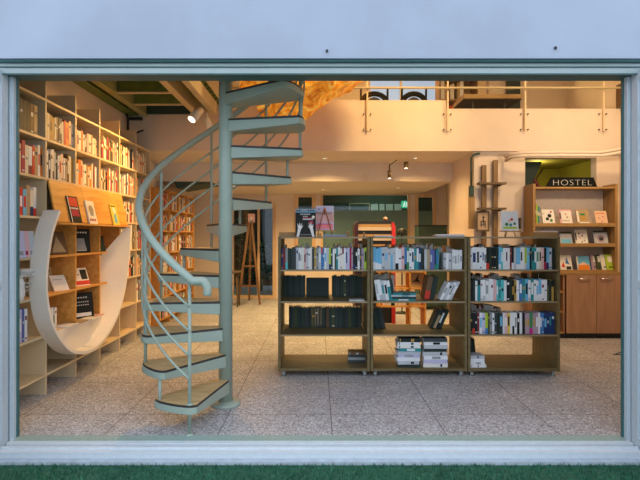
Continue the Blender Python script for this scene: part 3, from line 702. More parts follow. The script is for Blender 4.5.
# left bookcase: single books in the bays nearest the door, the rest in the mass
def lrow(bay, lv, toks, h, seed, A=None, B=None, **k):
    a = DIV[bay] + .012 if A is None else A; b = DIV[bay + 1] - .012 if B is None else B
    nm = {6: 'top row', 5: 'upper row', 4: 'middle row', 1: 'low row'}[lv]
    row(toks.split(), a, b, lambda s_, j: (XF - .02 - j, s_), 'entrance, ' + nm + ', ' + ['first bay', 'second bay', 'third bay'][bay] + ' of white bookcase', nm + ' of the white bookcase, ' + ['first bay', 'second bay', 'third bay'][bay], R(90), SZ[lv] + .0105, h, seed=seed, w=.17, **k)
lrow(0, 6, '!cream/tan !ivory charcoal slate black brown tan', .26, 41, A=3.78)
lrow(0, 5, 'ivory cream white peach crimson cream white_maroon red tan white/red orange/black', .255, 42, A=3.74, hv=.02)
lrow(0, 4, '!cream white_maroon lilac/navy red/white sky/red tan cream_navy white_red', .235, 43, A=3.74, B=4.12, hv=.02)
lrow(1, 6, 'tan cream ochre/brown ochre cream brown black navy/white cream red orange/red peach white', .235, 44, hv=.02)
lrow(1, 5, 'cream white black/white ivory cream_brown silver black white cream/red peach white tan brown/white cream ochre', .25, 45, hv=.03)
lrow(2, 6, 'red cream/maroon white orange white brown/cream pink cream tan ivory cream peach', .20, 46, hv=.02)
lrow(2, 5, 'peach cream !orange peach/red cream white ochre peach !orange/white cream maroon white', .235, 47, hv=.025)
lrow(0, 1, 'lilac black indigo white lilac/white indigo white', .27, 48, A=3.74, B=3.98)
for b_ in range(3, 6):
    for lv in range(1, 7):
        if b_ == 3 and lv < 5: continue
        if lv == 1 and b_ == 4: continue
        srow(DIV[b_] + .015, DIV[b_ + 1] - (.015 if b_ < 5 else .12), SZ[lv] + .0105, .24, 'y', XF - .015, .16, q, WARM, hv=.03)
# far left bookcase under the mezzanine
fb = thing('far_bookcase', 'orange pine bookcase under the mezzanine behind the staircase', 'bookcase', (0, 0, 0))
FD = [7.25, 7.75, 8.25, 8.75, 9.25]; FZ = [.1, .44, .78, 1.12, 1.46, 1.80, 2.1]
for d in FD: MB().box(-2.69, XF, d - .012, d + .012, 0, 2.12).build('upright', NICHEW, fb)
for z in FZ: MB().box(-2.69, XF, 7.24, 9.26, z - .01, z + .01).build('shelf', NICHEW, fb)
MB().box(-2.70, -2.69, 7.24, 9.26, 0, 2.12).build('back_panel', NICHEW, fb)
for z in FZ[1:]: MB().box(-2.66, XF - .05, 9.262, 9.5, z - .01, z + .01).build('end_bracket', DARKW, fb)
for d0, d1 in zip(FD, FD[1:]):
    for z in FZ[:-1]: srow(d0 + .015, d1 - .06 * q.random() - .015, z + .0105, .24, 'y', XF - .02, .16, q, WARM, hv=.03)
o = sb.build('shelved_books', SBM); o['kind'] = 'stuff'; setp(o, 'densely shelved mixed books on the far bays and trolley backs', 'books')
slab_thing('end_board', 'orange pine board standing at the end of the white bookcase', 'board', -2.68, -2.40, 6.86, 6.90, 0, 2.3, NICHEW)
# ---------------------------------------------------------------- face-out books and magazines
def faceout(name, lab, cat, w, h, t, cov, art, loc, rz=0, lean=12, group=None):
    r = thing(name, lab, cat, loc, group=group, rot=(-R(lean), 0, rz))
    m = MB(); slots = [cov]; c = .002
    m.box(-w / 2, w / 2, 0, c, 0, h, 0); m.box(-w / 2, w / 2, t - c, t, 0, h, 0); m.box(-w / 2, -w / 2 + c, c, t - c, 0, h, 0)
    for a in art:
        kind, col = a[0], a[1]
        if col not in slots: slots.append(col)
        k = slots.index(col)
        if kind == 'r':
            _, _, u0, u1, v0, v1 = a; m.box((u0 - .5) * w, (u1 - .5) * w, -.0008, 0, v0 * h, v1 * h, k)
        elif kind == 'o':
            _, _, u, v, rr = a; m.prism([((u - .5) * w + rr * w * math.cos(2 * math.pi * i / 14), v * h + rr * w * math.sin(2 * math.pi * i / 14)) for i in range(14)], -.0012, 0, 'y', k)
        elif kind == 'p':
            m.prism([((u - .5) * w, v * h) for u, v in a[2]], -.0014, 0, 'y', k)
        elif kind == 't':      # lines of small print
            _, _, u0, u1, v, hh, nn = a
            for i in range(nn):
                u = u0 + (u1 - u0) * i / nn; m.box((u - .5) * w, (u + (u1 - u0) / nn * .62 - .5) * w, -.0016, 0, v * h, (v + hh) * h, k)
    m.build('cover', [pc(s_) for s_ in slots], r)
    MB().box(-w / 2 + c, w / 2 - .003, c, t - c, .003, h - .003).build('page_block', PAPER, r)
    return r
# three on the sloping board (facing the room, +x)
def onboard(px, lab, cov, art, w=.17, h=.24):
    x = -2.283; d = (x) * F / (px - 318); faceout('magazine', lab, 'magazine', w, h, .014, cov, art, (x + .003, d, 1.514), R(90), 13, 'magazines on the orange sloping board')
onboard(77.5, 'black magazine with red blocks on the sloping orange board', 'black', [('r', 'red', .1, .9, .62, .95), ('r', 'crimson', .15, .85, .25, .5), ('t', 'white', .1, .9, .52, .06, 6), ('r', 'ivory', -.0, .06, 0, 1)], .19, .26)
onboard(94, 'cream magazine with pink lettering, middle one on the sloping orange board', 'ivory', [('t', 'crimson', .1, .9, .12, .1, 4), ('o', 'ochre', .5, .6, .3), ('p', 'grey', [(.3, .35), (.7, .35), (.6, .8), (.4, .8)])])
onboard(117, 'yellow picture magazine on the sloping orange board, nearest the staircase', 'yellow', [('o', 'ivory', .5, .7, .22), ('p', 'sky', [(.25, .1), (.75, .1), (.65, .55), (.35, .5)]), ('t', 'black', .1, .9, .88, .06, 5)])
# books standing inside the nook
def nook(d, lv, lab, cov, art, w=.17, h=.23, ln=16, x=-2.50, rz=60):
    faceout('picture_book', lab, 'book', w, h, .016, cov, art, (x, d, SZ[lv] + .0105), R(rz), ln, 'books standing inside the curved nook')
nook(4.52, 3, 'dark leaning picture book on the upper nook shelf, bay nearest the entrance', 'brown', [('p', 'tan', [(.1, .1), (.9, .1), (.5, .8)])], ln=20, x=-2.43)
nook(4.98, 3, 'black picture book with pale figures on the upper nook shelf', 'black', [('t', 'ivory', .1, .9, .82, .06, 6), ('p', 'grey', [(.2, .1), (.8, .1), (.7, .6), (.3, .6)]), ('r', 'ivory', .2, .8, .08, .2)], .2, .25, 8, x=-2.46, rz=50)
nook(5.36, 3, 'dark green picture book leaning on the upper nook shelf by its far curve', 'forest', [('p', 'green', [(.1, .1), (.7, .1), (.2, .7)])], .15, .19, 22, x=-2.44, rz=50)
nook(4.50, 2, 'tan hardback leaning in the middle nook shelf, bay nearest the entrance', 'tan', [('r', 'brown', .1, .9, .8, .9)], .17, .24, 22, -2.54)
nook(4.58, 2, 'cream booklet lying against a tan hardback in the middle nook shelf', 'ivory', [('t', 'grey', .2, .8, .7, .04, 5)], .15, .17, 34, -2.44)
nook(5.02, 2, 'cream and red booklet leaning in the middle nook shelf', 'ivory', [('r', 'red', .0, 1, .05, .28), ('r', 'black', .55, .95, .35, .9), ('t', 'black', .1, .5, .6, .05, 3)], .18, .2, 26, -2.46)
nook(5.02, 1, 'large black picture book with rows of white print at the nook bottom', 'black', [('t', 'silver', .2, .8, .78, .06, 6), ('t', 'silver', .15, .85, .62, .04, 8), ('t', 'silver', .15, .85, .5, .04, 8), ('r', 'white', .3, .9, .08, .22)], .26, .27, 10, -2.47, 50)
row('sky_white blue/white white/black white white_lime silver/green white'.split(), 4.27, 4.45, lambda s_, j: (XF - .03 - j, s_), 'entrance end, on the nook bench', 'books standing on the nook bench', R(90), SZ[1] + .0105, .20, seed=51, w=.15)
q = random.Random(9)
for i, (d, x, c) in enumerate(((4.62, -2.49, 'white'), (4.80, -2.49, 'tan'), (5.02, -2.45, 'ivory'), (5.16, -2.47, 'pink'))):
    setp(MB().box(0, .14, 0, .19, 0, .012).build('booklet', pc(c), loc=(x, d - .09, SZ[1] + .0105), rot=(0, 0, R(q.uniform(-6, 6)))), c + ' thin booklet lying flat on the nook bench, ' + ORD[i] + ' from the entrance', 'booklet', 'flat booklets in the nook')
# bay nearest the entrance: leaning magazines, paper piles, white flowers
for i, (d, c) in enumerate(((3.82, 'lilac'), (3.885, 'pink'), (3.95, 'silver'))):
    faceout('magazine', c + ' magazine leaning in the bay nearest the entrance, beside the nook', 'magazine', .17, .22, .01, c, [('r', 'crimson' if i == 1 else 'grey', .1, .9, .1, .25)], (-2.415, d, SZ[3] + .0105), R(55), 10, 'magazines leaning by the entrance')
for i in range(5):
    setp(MB().box(-.13, .13, -.09, .09, 0, .011).build('paper_pad', pc(['white', 'ivory', 'silver', 'white', 'ivory'][i]), loc=(-2.47, 3.88 + .01 * (i % 2), 1.0655 + i * .0118), rot=(0, 0, R((-5, 7, -2, 9, 1)[i]))), ORD[i] + ' pale paper pad from the bottom of the pile beside the nook', 'paper pad', 'paper pads beside the nook')
fl = thing('flower_vase', 'white flowers in a vase between the entrance frame and the curved nook', 'flowers', (-2.34, 3.66, .5255))
MB().lathe([(.04, 0), (.055, .05), (.05, .15), (.025, .22), (.03, .25)], seg=18).build('vase', WHITE, fl)
fl.location.z = .8705; fl.location.x = -2.405; fl.location.y = 3.84
fm = MB(); q = random.Random(12)
for k in range(16):
    a = q.uniform(0, 6.28); rr = .085 * math.sqrt(q.random()); cx, cy, cz = rr * math.cos(a), rr * math.sin(a), .0 + q.uniform(.03, .19)
    for p in range(6):
        b = p * 1.047 + k; dx, dy = math.cos(b) * .035, math.sin(b) * .035; ex, ey = -dy * .5, dx * .5
        fm.add([(cx, cy, cz), (cx + dx * .7 + ex, cy + dy * .7 + ey, cz + .018), (cx + dx, cy + dy, cz + .008), (cx + dx * .7 - ex, cy + dy * .7 - ey, cz + .018)], [(0, 1, 2, 3)])
fo = fm.build('blossoms', plain('white petal', (.78, .75, .68), .7), fl); fo.location.z = .02
sm = MB()
for k in range(6): a = k * 1.05; sm.tube([(0, 0, .1), (.02 * math.cos(a), .02 * math.sin(a), .2), (.06 * math.cos(a), .06 * math.sin(a), .19)], .003, 5)
sm.build('stem', plain('flower stem', (.1, .2, .06), .6), fl)

# on top of the trolleys
TT = TZ[4] + .0165
faceout('magazine', 'black magazine with two pale raised hands standing on the staircase-side trolley', 'magazine', .205, .285, .012, 'black',
        [('r', 'sky', 0, 1, .86, 1.0), ('r', 'white', .0, 1, .88, .99), ('t', 'navy', .62, .95, .91, .05, 3), ('t', 'navy', .05, .3, .91, .05, 2), ('t', 'silver', .25, .75, .78, .045, 6), ('t', 'silver', .38, .62, .70, .045, 3),
         ('r', 'silver', .36, .86, .60, .65), ('r', 'crimson', .36, .8, .655, .69), ('r', 'crimson', .66, .88, .46, .56), ('o', 'ivory', .88, .70, .075), ('t', 'grey', .2, .85, .06, .03, 9),
         ('p', 'white', [(.06, 0), (.17, 0), (.28, .27), (.40, .40), (.30, .36), (.34, .50), (.25, .38), (.22, .52), (.18, .38), (.10, .48), (.13, .30)]),
         ('p', 'white', [(.94, 0), (.83, 0), (.72, .27), (.60, .40), (.70, .36), (.64, .50), (.74, .40), (.76, .54), (.81, .38), (.88, .46), (.86, .30)])], (PX(305.5, 4.80), 4.80, TT), 0, 8)
e = thing('mini_easel', 'small wooden easel holding a pink poster on the staircase-side trolley', 'easel', (PX(324.5, 4.92), 4.92, TT))
m = MB()
m.tube([(-.075, -.03, 0), (0, .0, .30)], .006, 6); m.tube([(.085, -.03, 0), (0, .0, .30)], .006, 6); m.build('front_leg', plain('red brown stick', (.34, .12, .06), .5), e)
MB().tube([(0, .1, 0), (0, .005, .29)], .006, 6).build('rear_leg', DARKW, e); MB().box(-.1, .115, -.04, -.02, .055, .067).build('ledge', OAKH, e)
faceout('poster_card', 'pale pink poster card with a bright pink lower band on the small easel', 'poster', .185, .25, .006, 'lilac',
        [('r', 'pink', .0, 1, .3, .75), ('r', 'coral', .0, .95, .04, .24), ('r', 'lilac', .02, .9, .6, 1), ('r', 'indigo', .1, .25, .84, .89), ('r', 'peach', .6, .95, .35, .6), ('r', 'magenta', .1, .9, .22, .26)], (PX(324.8, 4.92), 4.922, TT + .07), 0, 7)
slab_thing('magazine', 'grey blue magazine lying flat on the staircase-side trolley beside the small easel', 'magazine', PX(323, 4.9), PX(346, 4.9), 4.80, 4.98, TT, TT + .022, pc('slate') if False else plain('grey blue cover', (.25, .30, .38), .5))
slab_thing('wooden_block', 'pale wooden block beside the black magazine with hands', 'block', PX(316.5, 4.8), PX(321.5, 4.8), 4.76, 4.80, TT, TT + .035, OAKH)
slab_thing('wooden_peg', 'upright wooden peg on the staircase-side trolley beside the grey blue magazine', 'peg', PX(346.5, 4.85), PX(349, 4.85), 4.85, 4.87, TT, TT + .055, OAK)
slab_thing('wooden_peg', 'upright wooden peg on the staircase-side trolley nearest the middle trolley', 'peg', PX(363, 4.85), PX(365, 4.85), 4.85, 4.87, TT, TT + .05, OAK)
def tray(x0, x1, lab):
    r = thing('wooden_tray', lab, 'tray', (x0, 4.86, TT)); w = x1 - x0
    m = MB(); m.box(0, w, 0, .3, 0, .008); m.build('tray_base', OAKH, r)
    for a in ((0, w, 0, .01), (0, w, .29, .3)): MB().box(a[0], a[1], a[2], a[3], .008, .045).build('tray_side', OAKH, r)
    for a in (0, w - .01): MB().box(a, a + .01, .01, .29, .008, .045).build('tray_side', OAKH, r)
tray(PX(279, 4.86), PX(295, 4.86), 'orange wooden tray on the staircase-side trolley behind the black magazine')
tray(PX(533, 4.86), PX(557.5, 4.86), 'orange wooden tray on the cupboard-side trolley')
for i, (a, b_, z, c) in enumerate(((374, 392, .012, 'white'), (434.5, 463, .014, 'silver'), (437, 463, .011, 'white'))):
    z0 = TT + (.015 if i == 2 else 0)
    slab_thing('book', ['white thin book lying flat on the middle trolley, near the staircase-side end', 'pale thick book lying flat on the middle trolley, underneath a white one', 'white thin book lying flat on top of a pale one, middle trolley'][i], 'book', PX(a, 4.85), PX(b_, 4.85), 4.80, 4.96, z0, z0 + z, pc(c))
for i in range(4):
    c = ['silver', 'white', 'brown', 'ivory'][i]
    slab_thing('book', ORD[i] + ' book from the bottom of the small pile inside the cupboard-side trolley tray', 'book', PX(537, 5.0), PX(553, 5.0), 4.90, 5.08, TT + .009 + i * .0125, TT + .021 + i * .0125, pc(c), 'pile in the tray')
e = thing('card_easel', 'tiny wooden easel with a white picture card on the cupboard-side trolley', 'easel', (PX(509, 4.9), 4.9, TT))
MB().tube([(-.055, -.03, 0), (-.03, .0, .1)], .005, 6).build('front_leg', OAK, e); MB().tube([(.055, -.03, 0), (.03, .0, .1)], .005, 6).build('front_leg', OAK, e); MB().tube([(0, .09, 0), (0, .01, .1)], .005, 6).build('rear_leg', OAK, e)
MB().box(-.1, .11, -.04, -.01, .05, .06).build('ledge', OAK, e)
faceout('picture_card', 'white card with a small flower picture standing on the tiny easel', 'card', .175, .20, .004, 'white', [('r', 'lime', .1, .9, .1, .2), ('o', 'green', .32, .33, .1), ('o', 'teal', .55, .30, .09), ('o', 'red', .62, .58, .08), ('o', 'peach', .48, .5, .09), ('o', 'green', .78, .36, .08)], (PX(509.5, 4.9), 4.885, TT + .061), 0, 6)

# ---------------------------------------------------------------- cupboard and display bookcase on the far side
r = thing('display_bookcase', 'golden oak display bookcase with face-out books above the red brown cupboard', 'bookcase', (0, 6.5, 0))
BX0, BX1 = 2.935, 4.09; Y0, Y1 = .05, .34
for a in (BX0, BX1 - .035): MB().box(a, a + .035, Y0, Y1, .90, 2.1).build('side_panel', OAK, r)
for z in (1.24, 1.515, 2.035): MB().box(BX0 + .035, BX1 - .035, Y0, Y1 - .01, z, z + .022).build('shelf', OAKH, r)
for z in (1.262, 1.537, .90): MB().box(BX0 + .035, BX1 - .035, Y0 + .0, Y0 + .012, z, z + .025).build('lip', OAKH, r)
MB().box(BX0 + .035, BX1 - .035, Y1 - .01, Y1, .90, 2.035).build('back_panel', plain('pale bookcase back', (.74, .65, .55), .7), r)
r = thing('cupboard', 'low red brown veneer cupboard with two doors under the display bookcase', 'cupboard', (0, 6.46, 0))
C0, C1 = 2.935, 4.14
MB().box(C0, C1, 0, .38, .865, .898).build('top_board', OAKH, r)
for a in (C0, 3.31, C1 - .02): MB().box(a, a + .02, .02, .38, .07, .865).build('side_panel', CUPW, r)
for z in (.07, .35, .62): MB().box(C0 + .02, 3.31, .02, .37, z, z + .018).build('shelf', OAKH, r)
MB().box(3.33, C1 - .02, .3, .38, .07, .865).build('back_panel', CUPW, r)
MB().box(C0 + .02, C1 - .02, .06, .36, .0, .07).build('plinth', BLACK, r)
for a, b_ in ((3.345, 3.745), (3.75, 4.138)):
    dr = MB().box(a, b_, 0, .019, .075, .86).build('door', CUPW, r, bevel=.002)
    xc = (a + .24) if a < 3.5 else a + .13
    MB().tube([(xc - .08, 0, .815), (xc - .07, -.022, .815), (xc + .07, -.022, .815), (xc + .08, 0, .815)], .007, 8).build('handle', CHROME, dr)
DLY = 6.62
def disp(px, z, w, h, lab, cov, art, ln=16, t=.012): faceout('picture_book', lab, 'book', w, h, t, cov, art, (PX(px, DLY), DLY, z), 0, ln, 'face-out books in the display bookcase')
Z1, Z2, Z3 = 1.5375, 1.2625, .899
disp(549.5, Z1, .17, .225, 'white book with dark leaf shapes, top display shelf nearest the pier', 'ivory', [('o', 'black', .6, .6, .16), ('o', 'forest', .4, .4, .14), ('o', 'green', .7, .3, .12), ('t', 'black', .05, .2, .7, .05, 3), ('o', 'crimson', .75, .85, .08)])
disp(567, Z1, .175, .225, 'pale pink book with small red shapes, second on the top display shelf', 'pink', [('r', 'ivory', .15, .95, .1, .9), ('o', 'red', .5, .7, .06), ('o', 'tan', .6, .5, .08), ('t', 'maroon', .2, .8, .25, .05, 6), ('r', 'black', .03, .12, .4, .8)])
disp(584, Z1, .175, .225, 'brown and cream book with a green hat shape, third on the top display shelf', 'tan', [('o', 'ochre', .5, .45, .22), ('r', 'green', .3, .7, .62, .75), ('r', 'ivory', .05, .2, .2, .9), ('r', 'ivory', .2, .95, .05, .2)])
disp(602.5, Z1, .165, .205, 'peach book with red speckled print, top display shelf nearest the room wall', 'peach', [('t', 'red', .15, .85, .8, .07, 4), ('o', 'crimson', .3, .5, .05), ('o', 'crimson', .65, .6, .05), ('o', 'crimson', .5, .25, .05), ('t', 'maroon', .2, .8, .1, .05, 6)])
disp(567, Z2, .165, .19, 'blue and white book partly behind the trolley, middle display shelf', 'silver', [('r', 'sky', .1, .9, .1, .45), ('r', 'olive', 0, 1, .85, 1)])
disp(582.5, Z2, .175, .22, 'white book with scattered small drawings, middle of the middle display shelf', 'ivory', [('o', 'black', .35, .75, .06), ('o', 'crimson', .6, .6, .07), ('o', 'pink', .4, .45, .08), ('o', 'black', .7, .3, .05), ('r', 'black', .03, .12, .3, .8), ('o', 'teal', .5, .2, .06)])
disp(602, Z2, .19, .205, 'grey book with a round mauve picture, middle display shelf nearest the room wall', 'silver', [('o', 'mauve', .5, .45, .28), ('o', 'black', .5, .45, .16), ('o', 'silver', .5, .52, .1), ('r', 'charcoal', 0, 1, .88, 1), ('r', 'slate', 0, 1, 0, .12)])
disp(567, Z3 + .003, .165, .225, 'white book with blue and red shapes, lowest display shelf nearest the trolley', 'ivory', [('p', 'blue', [(.45, .5), (.8, .4), (.6, .9)]), ('p', 'red', [(.1, .3), (.4, .2), (.3, .6)]), ('r', 'forest', .5, .9, .1, .3)])
disp(584.5, Z3 + .003, .18, .215, 'blue and orange landscape book, middle of the lowest display shelf', 'sky', [('r', 'orange', .05, .95, .05, .4), ('p', 'peach', [(.1, .4), (.9, .4), (.5, .6)]), ('r', 'ivory', 0, .12, .0, 1)])
for i in range(4):
    c = ['mauve', 'olive', 'ivory', 'lime'][i]; faceout('picture_book', NICE.get(c, c) + ' patterned book, ' + ORD[i] + ' of the overlapping set on the lowest display shelf', 'book', .15, .235, .012, c, [('r', 'ivory', .2, .9, .55, .9), ('t', 'forest', .2, .8, .2, .1, 4)], (PX(598 + i * 4.4, DLY), DLY + .005 - i * .014, Z3 + .003), R(4), 15, 'overlapping patterned books')
x = BX0 + .045
for i, c in enumerate(('charcoal', 'lime', 'teal', 'grey')):
    place_book(NICE.get(c, c) + ' upright book at pier end of top display shelf, ' + ORD[i] + ' from side panel', 'upright books in the display bookcase', .30 - .02 * i, .02, .17, c, [(.5, .7, 'cream')], (x + .01, 6.6, 1.5375), (0, 0, 0)); x += .021
for i, c in enumerate(('ivory', 'brown', 'silver', 'tan', 'white')):
    slab_thing('book', c + ' book lying flat on the middle display shelf, ' + ORD[i] + ' from the bottom', 'book', BX0 + .05, BX0 + .32, 6.58, 6.76, Z2 + .001 + i * .026, Z2 + .026 + i * .026, pc(c), 'flat pile in the display bookcase')
setp(MB().tube([(3.45, 5.62, .004), (3.6, 5.58, .004), (3.68, 5.66, .004), (3.58, 5.70, .004), (3.5, 5.64, .004)], .005, 6).build('floor_cable', BLACK), 'short dark cable lying on the floor before the cupboard', 'cable')

# wall rack of posts and shelves on the pier
r = thing('wall_rack', 'dark wooden wall rack of two posts and two shelves on the pier wall', 'rack', (PX(492, 6.8), 6.855, 0))
for px, zt in ((484.5, 165), (496, 160)): MB().box(PX(px - 2.2, 6.8) - PX(492, 6.8), PX(px + 2.2, 6.8) - PX(492, 6.8), -.05, -.01, 1.2, PZ(zt, 6.8)).build('post', wood('rack oak', (.20, .12, .05), (.30, .19, .08), stretch=(11, 11, 1)), r)
for y in (184, 209): MB().box(PX(478, 6.75) - PX(492, 6.8), PX(505, 6.75) - PX(492, 6.8), -.16, -.05, PZ(y + 1, 6.8), PZ(y - 1, 6.8)).build('shelf', DARKW, r)
for y in (186.5, 211.5): MB().box(PX(499.5, 6.75) - PX(492, 6.8), PX(501, 6.75) - PX(492, 6.8), -.14, -.05, PZ(y, 6.8), PZ(y - 1.5, 6.8)).build('bracket', DARKW, r)
r = thing('framed_calligraphy', 'wooden frame with dark brush writing hanging on the wall rack', 'picture', (PX(484, 6.7), 6.74, PZ(231.5, 6.74)))
w_, h_ = PX(490.5, 6.74) - PX(477.5, 6.74), PZ(211, 6.74) - PZ(231.5, 6.74); m = MB()
for a in ((-w_ / 2, w_ / 2, 0, .025), (-w_ / 2, w_ / 2, h_ - .025, h_), (-w_ / 2, -w_ / 2 + .02, .025, h_ - .025), (w_ / 2 - .02, w_ / 2, .025, h_ - .025)): m.box(a[0], a[1], 0, .025, a[2], a[3])
m.build('frame', DARKW, r); m = MB(); m.box(-w_ / 2 + .02, w_ / 2 - .02, .008, .02, .025, h_ - .025, 0)
for a in ((-.01, .03, .19, .2), (.0, .012, .1, .22), (-.03, .04, .14, .15), (-.03, -.018, .07, .14), (.025, .037, .06, .14), (-.025, .03, .09, .098)): m.box(a[0], a[1], .004, .008, a[2], a[3], 1)
m.build('paper', [plain('tan art paper', (.55, .40, .26), .8), BLACK], r)
slab_thing('wall_plank', 'narrow tan plank fixed on the wall beside the conduit', 'plank', PX(468.5, 6.84), PX(474.5, 6.84), 6.825, 6.859, PZ(229, 6.84), PZ(196, 6.84), wood('tan plank', (.36, .22, .08), (.46, .29, .12), stretch=(11, 11, 1)))
r = thing('wall_notice', 'small dark notice strip on the pier beside the white picture card', 'notice', (PX(520.5, 6.8), 6.858, PZ(229, 6.85)))
MB().box(-.03, .03, -.008, 0, 0, .16).build('strip', plain('olive notice', (.16, .12, .05), .6), r); m = MB()
for k in range(4): m.box(-.012, .012, -.0095, -.008, .015 + k * .036, .04 + k * .036)
m.build('characters', plain('notice ink', (.03, .03, .02), .6), r)

# things on the floor behind the trolleys
D = 7.6; r = thing('arched_cabinet', 'black round-topped cabinet with a red side and cream shelves behind the trolleys', 'cabinet', (PX(375, D), D, 0))
hw = .32; zt = PZ(221, D)
MB().prism([(-hw, 0), (-hw, zt - .07), (-hw + .02, zt - .03), (-hw + .07, zt), (hw - .07, zt), (hw - .02, zt - .03), (hw, zt - .07), (hw, 0)], .02, .45, 'y').build('body', BLACK, r)
MB().prism([(hw - .055, 0), (hw - .055, zt - .02), (hw - .03, zt - .02), (hw + .004, zt - .08), (hw + .004, 0)], -.012, .3, 'y').build('side_strip', RED, r)
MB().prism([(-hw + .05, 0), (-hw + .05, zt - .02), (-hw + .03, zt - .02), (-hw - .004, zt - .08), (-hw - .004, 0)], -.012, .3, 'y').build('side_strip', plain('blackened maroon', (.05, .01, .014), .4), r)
for k in range(5):
    z = zt - .15 - k * .16; MB().box(-hw + .055, hw - .06, -.005, .02, z, z + .05).build('shelf_front', plain('cream enamel', (.58, .50, .38), .4), r)
    MB().box(-hw + .055, hw - .06, .005, .02, z + .05, z + .1).build('shelf_panel', plain('brown gold panel', (.42, .26, .11), .5), r)
MB().lathe([(.02, 0), (.04, .02), (.035, .05), (.01, .07)], (.18, .1, zt), 12).build('knob', plain('pinkish knob', (.28, .15, .12), .5), r)
D = 9.0; r = thing('dark_cabinet', 'dark green low cabinet against the back window behind the middle trolley', 'cabinet', (PX(433, D), D, 0))
hw = 14 * D / F; z = PZ(225, D)
MB().box(-hw, hw, 0, .4, .05, z - .02).build('body', DGREEN, r); MB().box(-hw - .01, hw + .01, -.01, .41, z - .02, z).build('top_board', BLACK, r)
for s_ in (-1, 1): MB().box(min(.005 * s_, s_ * hw * .96), max(.005 * s_, s_ * hw * .96), -.015, 0, .08, z - .04).build('door', plain('dark green door', (.045, .085, .065), .5), r)
for x in (-hw + .05, hw - .05): MB().box(x - .02, x + .02, .05, .35, 0, .05).build('foot', BLACK, r)
D = 8.6; r = thing('desk_lamp', 'dark round-shaded lamp beside the dark green cabinet', 'lamp', (PX(402, D), D, 0))
MB().lathe([(.14, 0), (.14, .015), (.02, .03), (.015, .05)], seg=18).build('base', BLACK, r); MB().cyl((0, 0, .05), (0, 0, 1.42), .012, 8).build('pole', BLACK, r)
MB().lathe([(.10, 0), (.09, .06), (.07, .1), (.02, .12)], (0, 0, 1.40), 18).build('shade', BLACK, r)
D = 6.9; r = thing('low_bookshelf', 'low orange pine bookshelf seen through the middle trolley', 'bookshelf', (PX(408, D), D, 0))
for x in (-.42, .02, .24): MB().box(x, x + .022, 0, .3, 0, .88).build('side_panel', NICHEW, r)
for z in (.03, .36, .62, .86): MB().box(-.398, .24, 0, .3, z, z + .02).build('shelf', NICHEW, r)
q = random.Random(77); x = -.39
for k in range(14):
    t_ = q.uniform(.02, .035)
    if x + t_ > .01: break
    c = q.choice(['ivory', 'white', 'orange', 'red', 'peach', 'cream', 'black']); place_book(NICE.get(c, c) + ' book, ' + ORD[k] + ' from staircase end, low orange bookshelf', 'books in the low orange bookshelf', q.uniform(.17, .21), t_ * .96, .16, c, [(.5, .65, 'black' if c != 'black' else 'white')], (PX(408, D) + x + t_ / 2, D + .03, .3805), (0, 0, 0)); x += t_
faceout('picture_book', 'tan picture book with a dark bird shape on the low orange bookshelf', 'book', .19, .22, .012, 'tan', [('p', 'black', [(.2, .3), (.5, .5), (.8, .9), (.7, .5), (.9, .3), (.5, .38)])], (PX(408, D) + .13, D + .1, .6405), 0, 10)
for i, (px, c) in enumerate(((382, 'brown'), (394, 'red'))):
    slab_thing('book', c + ' book lying flat on top of the low orange bookshelf', 'book', PX(px, D), PX(px + 12, D), D + .05, D + .22, .8805, .905, pc(c))
e = thing('folding_ladder', 'wooden A-frame folding ladder standing in front of the back glass door', 'ladder', (PX(250.5, 9.9), 9.9, 0))
for s_ in (-1, 1):
    MB().loft([(s_ * .22 - .022, -.25, 0), (s_ * .22 + .022, -.25, 0), (s_ * .22 + .022, -.21, 0), (s_ * .22 - .022, -.21, 0)], [(s_ * .03 - .022, -.02, 1.62), (s_ * .03 + .022, -.02, 1.62), (s_ * .03 + .022, .02, 1.62), (s_ * .03 - .022, .02, 1.62)]).build('front_leg', wood('ladder wood', (.15, .075, .03), (.24, .125, .05), stretch=(9, 9, 1)), e)
MB().loft([(-.10, .35, 0), (-.06, .35, 0), (-.06, .39, 0), (-.10, .39, 0)], [(-.02, .02, 1.6), (.02, .02, 1.6), (.02, .06, 1.6), (-.02, .06, 1.6)]).build('rear_leg', MATS['ladder wood'], e)
MB().box(-.06, .06, -.04, .06, 1.62, 1.66).build('top_block', MATS['ladder wood'], e)
for z, w_ in ((.35, .17), (.75, .125)): MB().box(-w_, w_, -.2 * (1 - z / 1.62) - .05, -.2 * (1 - z / 1.62) - .01, z, z + .035).build('rung', MATS['ladder wood'], e)
faceout('hanging_card', 'small pale pink picture propped at the ladder top', 'card', .14, .18, .006, 'pink', [('o', 'ivory', .5, .5, .2), ('r', 'teal', .2, .8, .05, .2)], (PX(251.5, 9.9), 9.88, 1.661), 0, 3)
r = thing('wooden_stool', 'small wooden stool on the floor beside the staircase column', 'stool', (PX(233, 9.4), 9.4, 0))
MB().lathe([(.16, 0), (.17, .012), (.17, .03), (.16, .04)], (0, 0, .66), 20).build('seat', DARKW, r)
for a in range(4): MB().tube([(.11 * math.cos(a * 1.571 + .78), .11 * math.sin(a * 1.571 + .78), .66), (.16 * math.cos(a * 1.571 + .78), .16 * math.sin(a * 1.571 + .78), 0)], .014, 8).build('leg', DARKW, r)
# dark hood under the soffit behind the stair
r = thing('dark_hood', 'dark wedge-shaped hood hanging under the mezzanine behind the stair handrail', 'hood', (-2.4, 8.0, 2.18))
MB().loft([(-.14, 0, .34), (.3, 0, .34), (.62, 0, .10), (.05, 0, .0)], [(-.14, .7, .34), (.3, .7, .34), (.62, .7, .10), (.05, .7, .0)]).build('hood_shell', DGREEN, r); MB().box(-.1, .0, .2, .4, .34, .405).build('duct', BLACK, r)

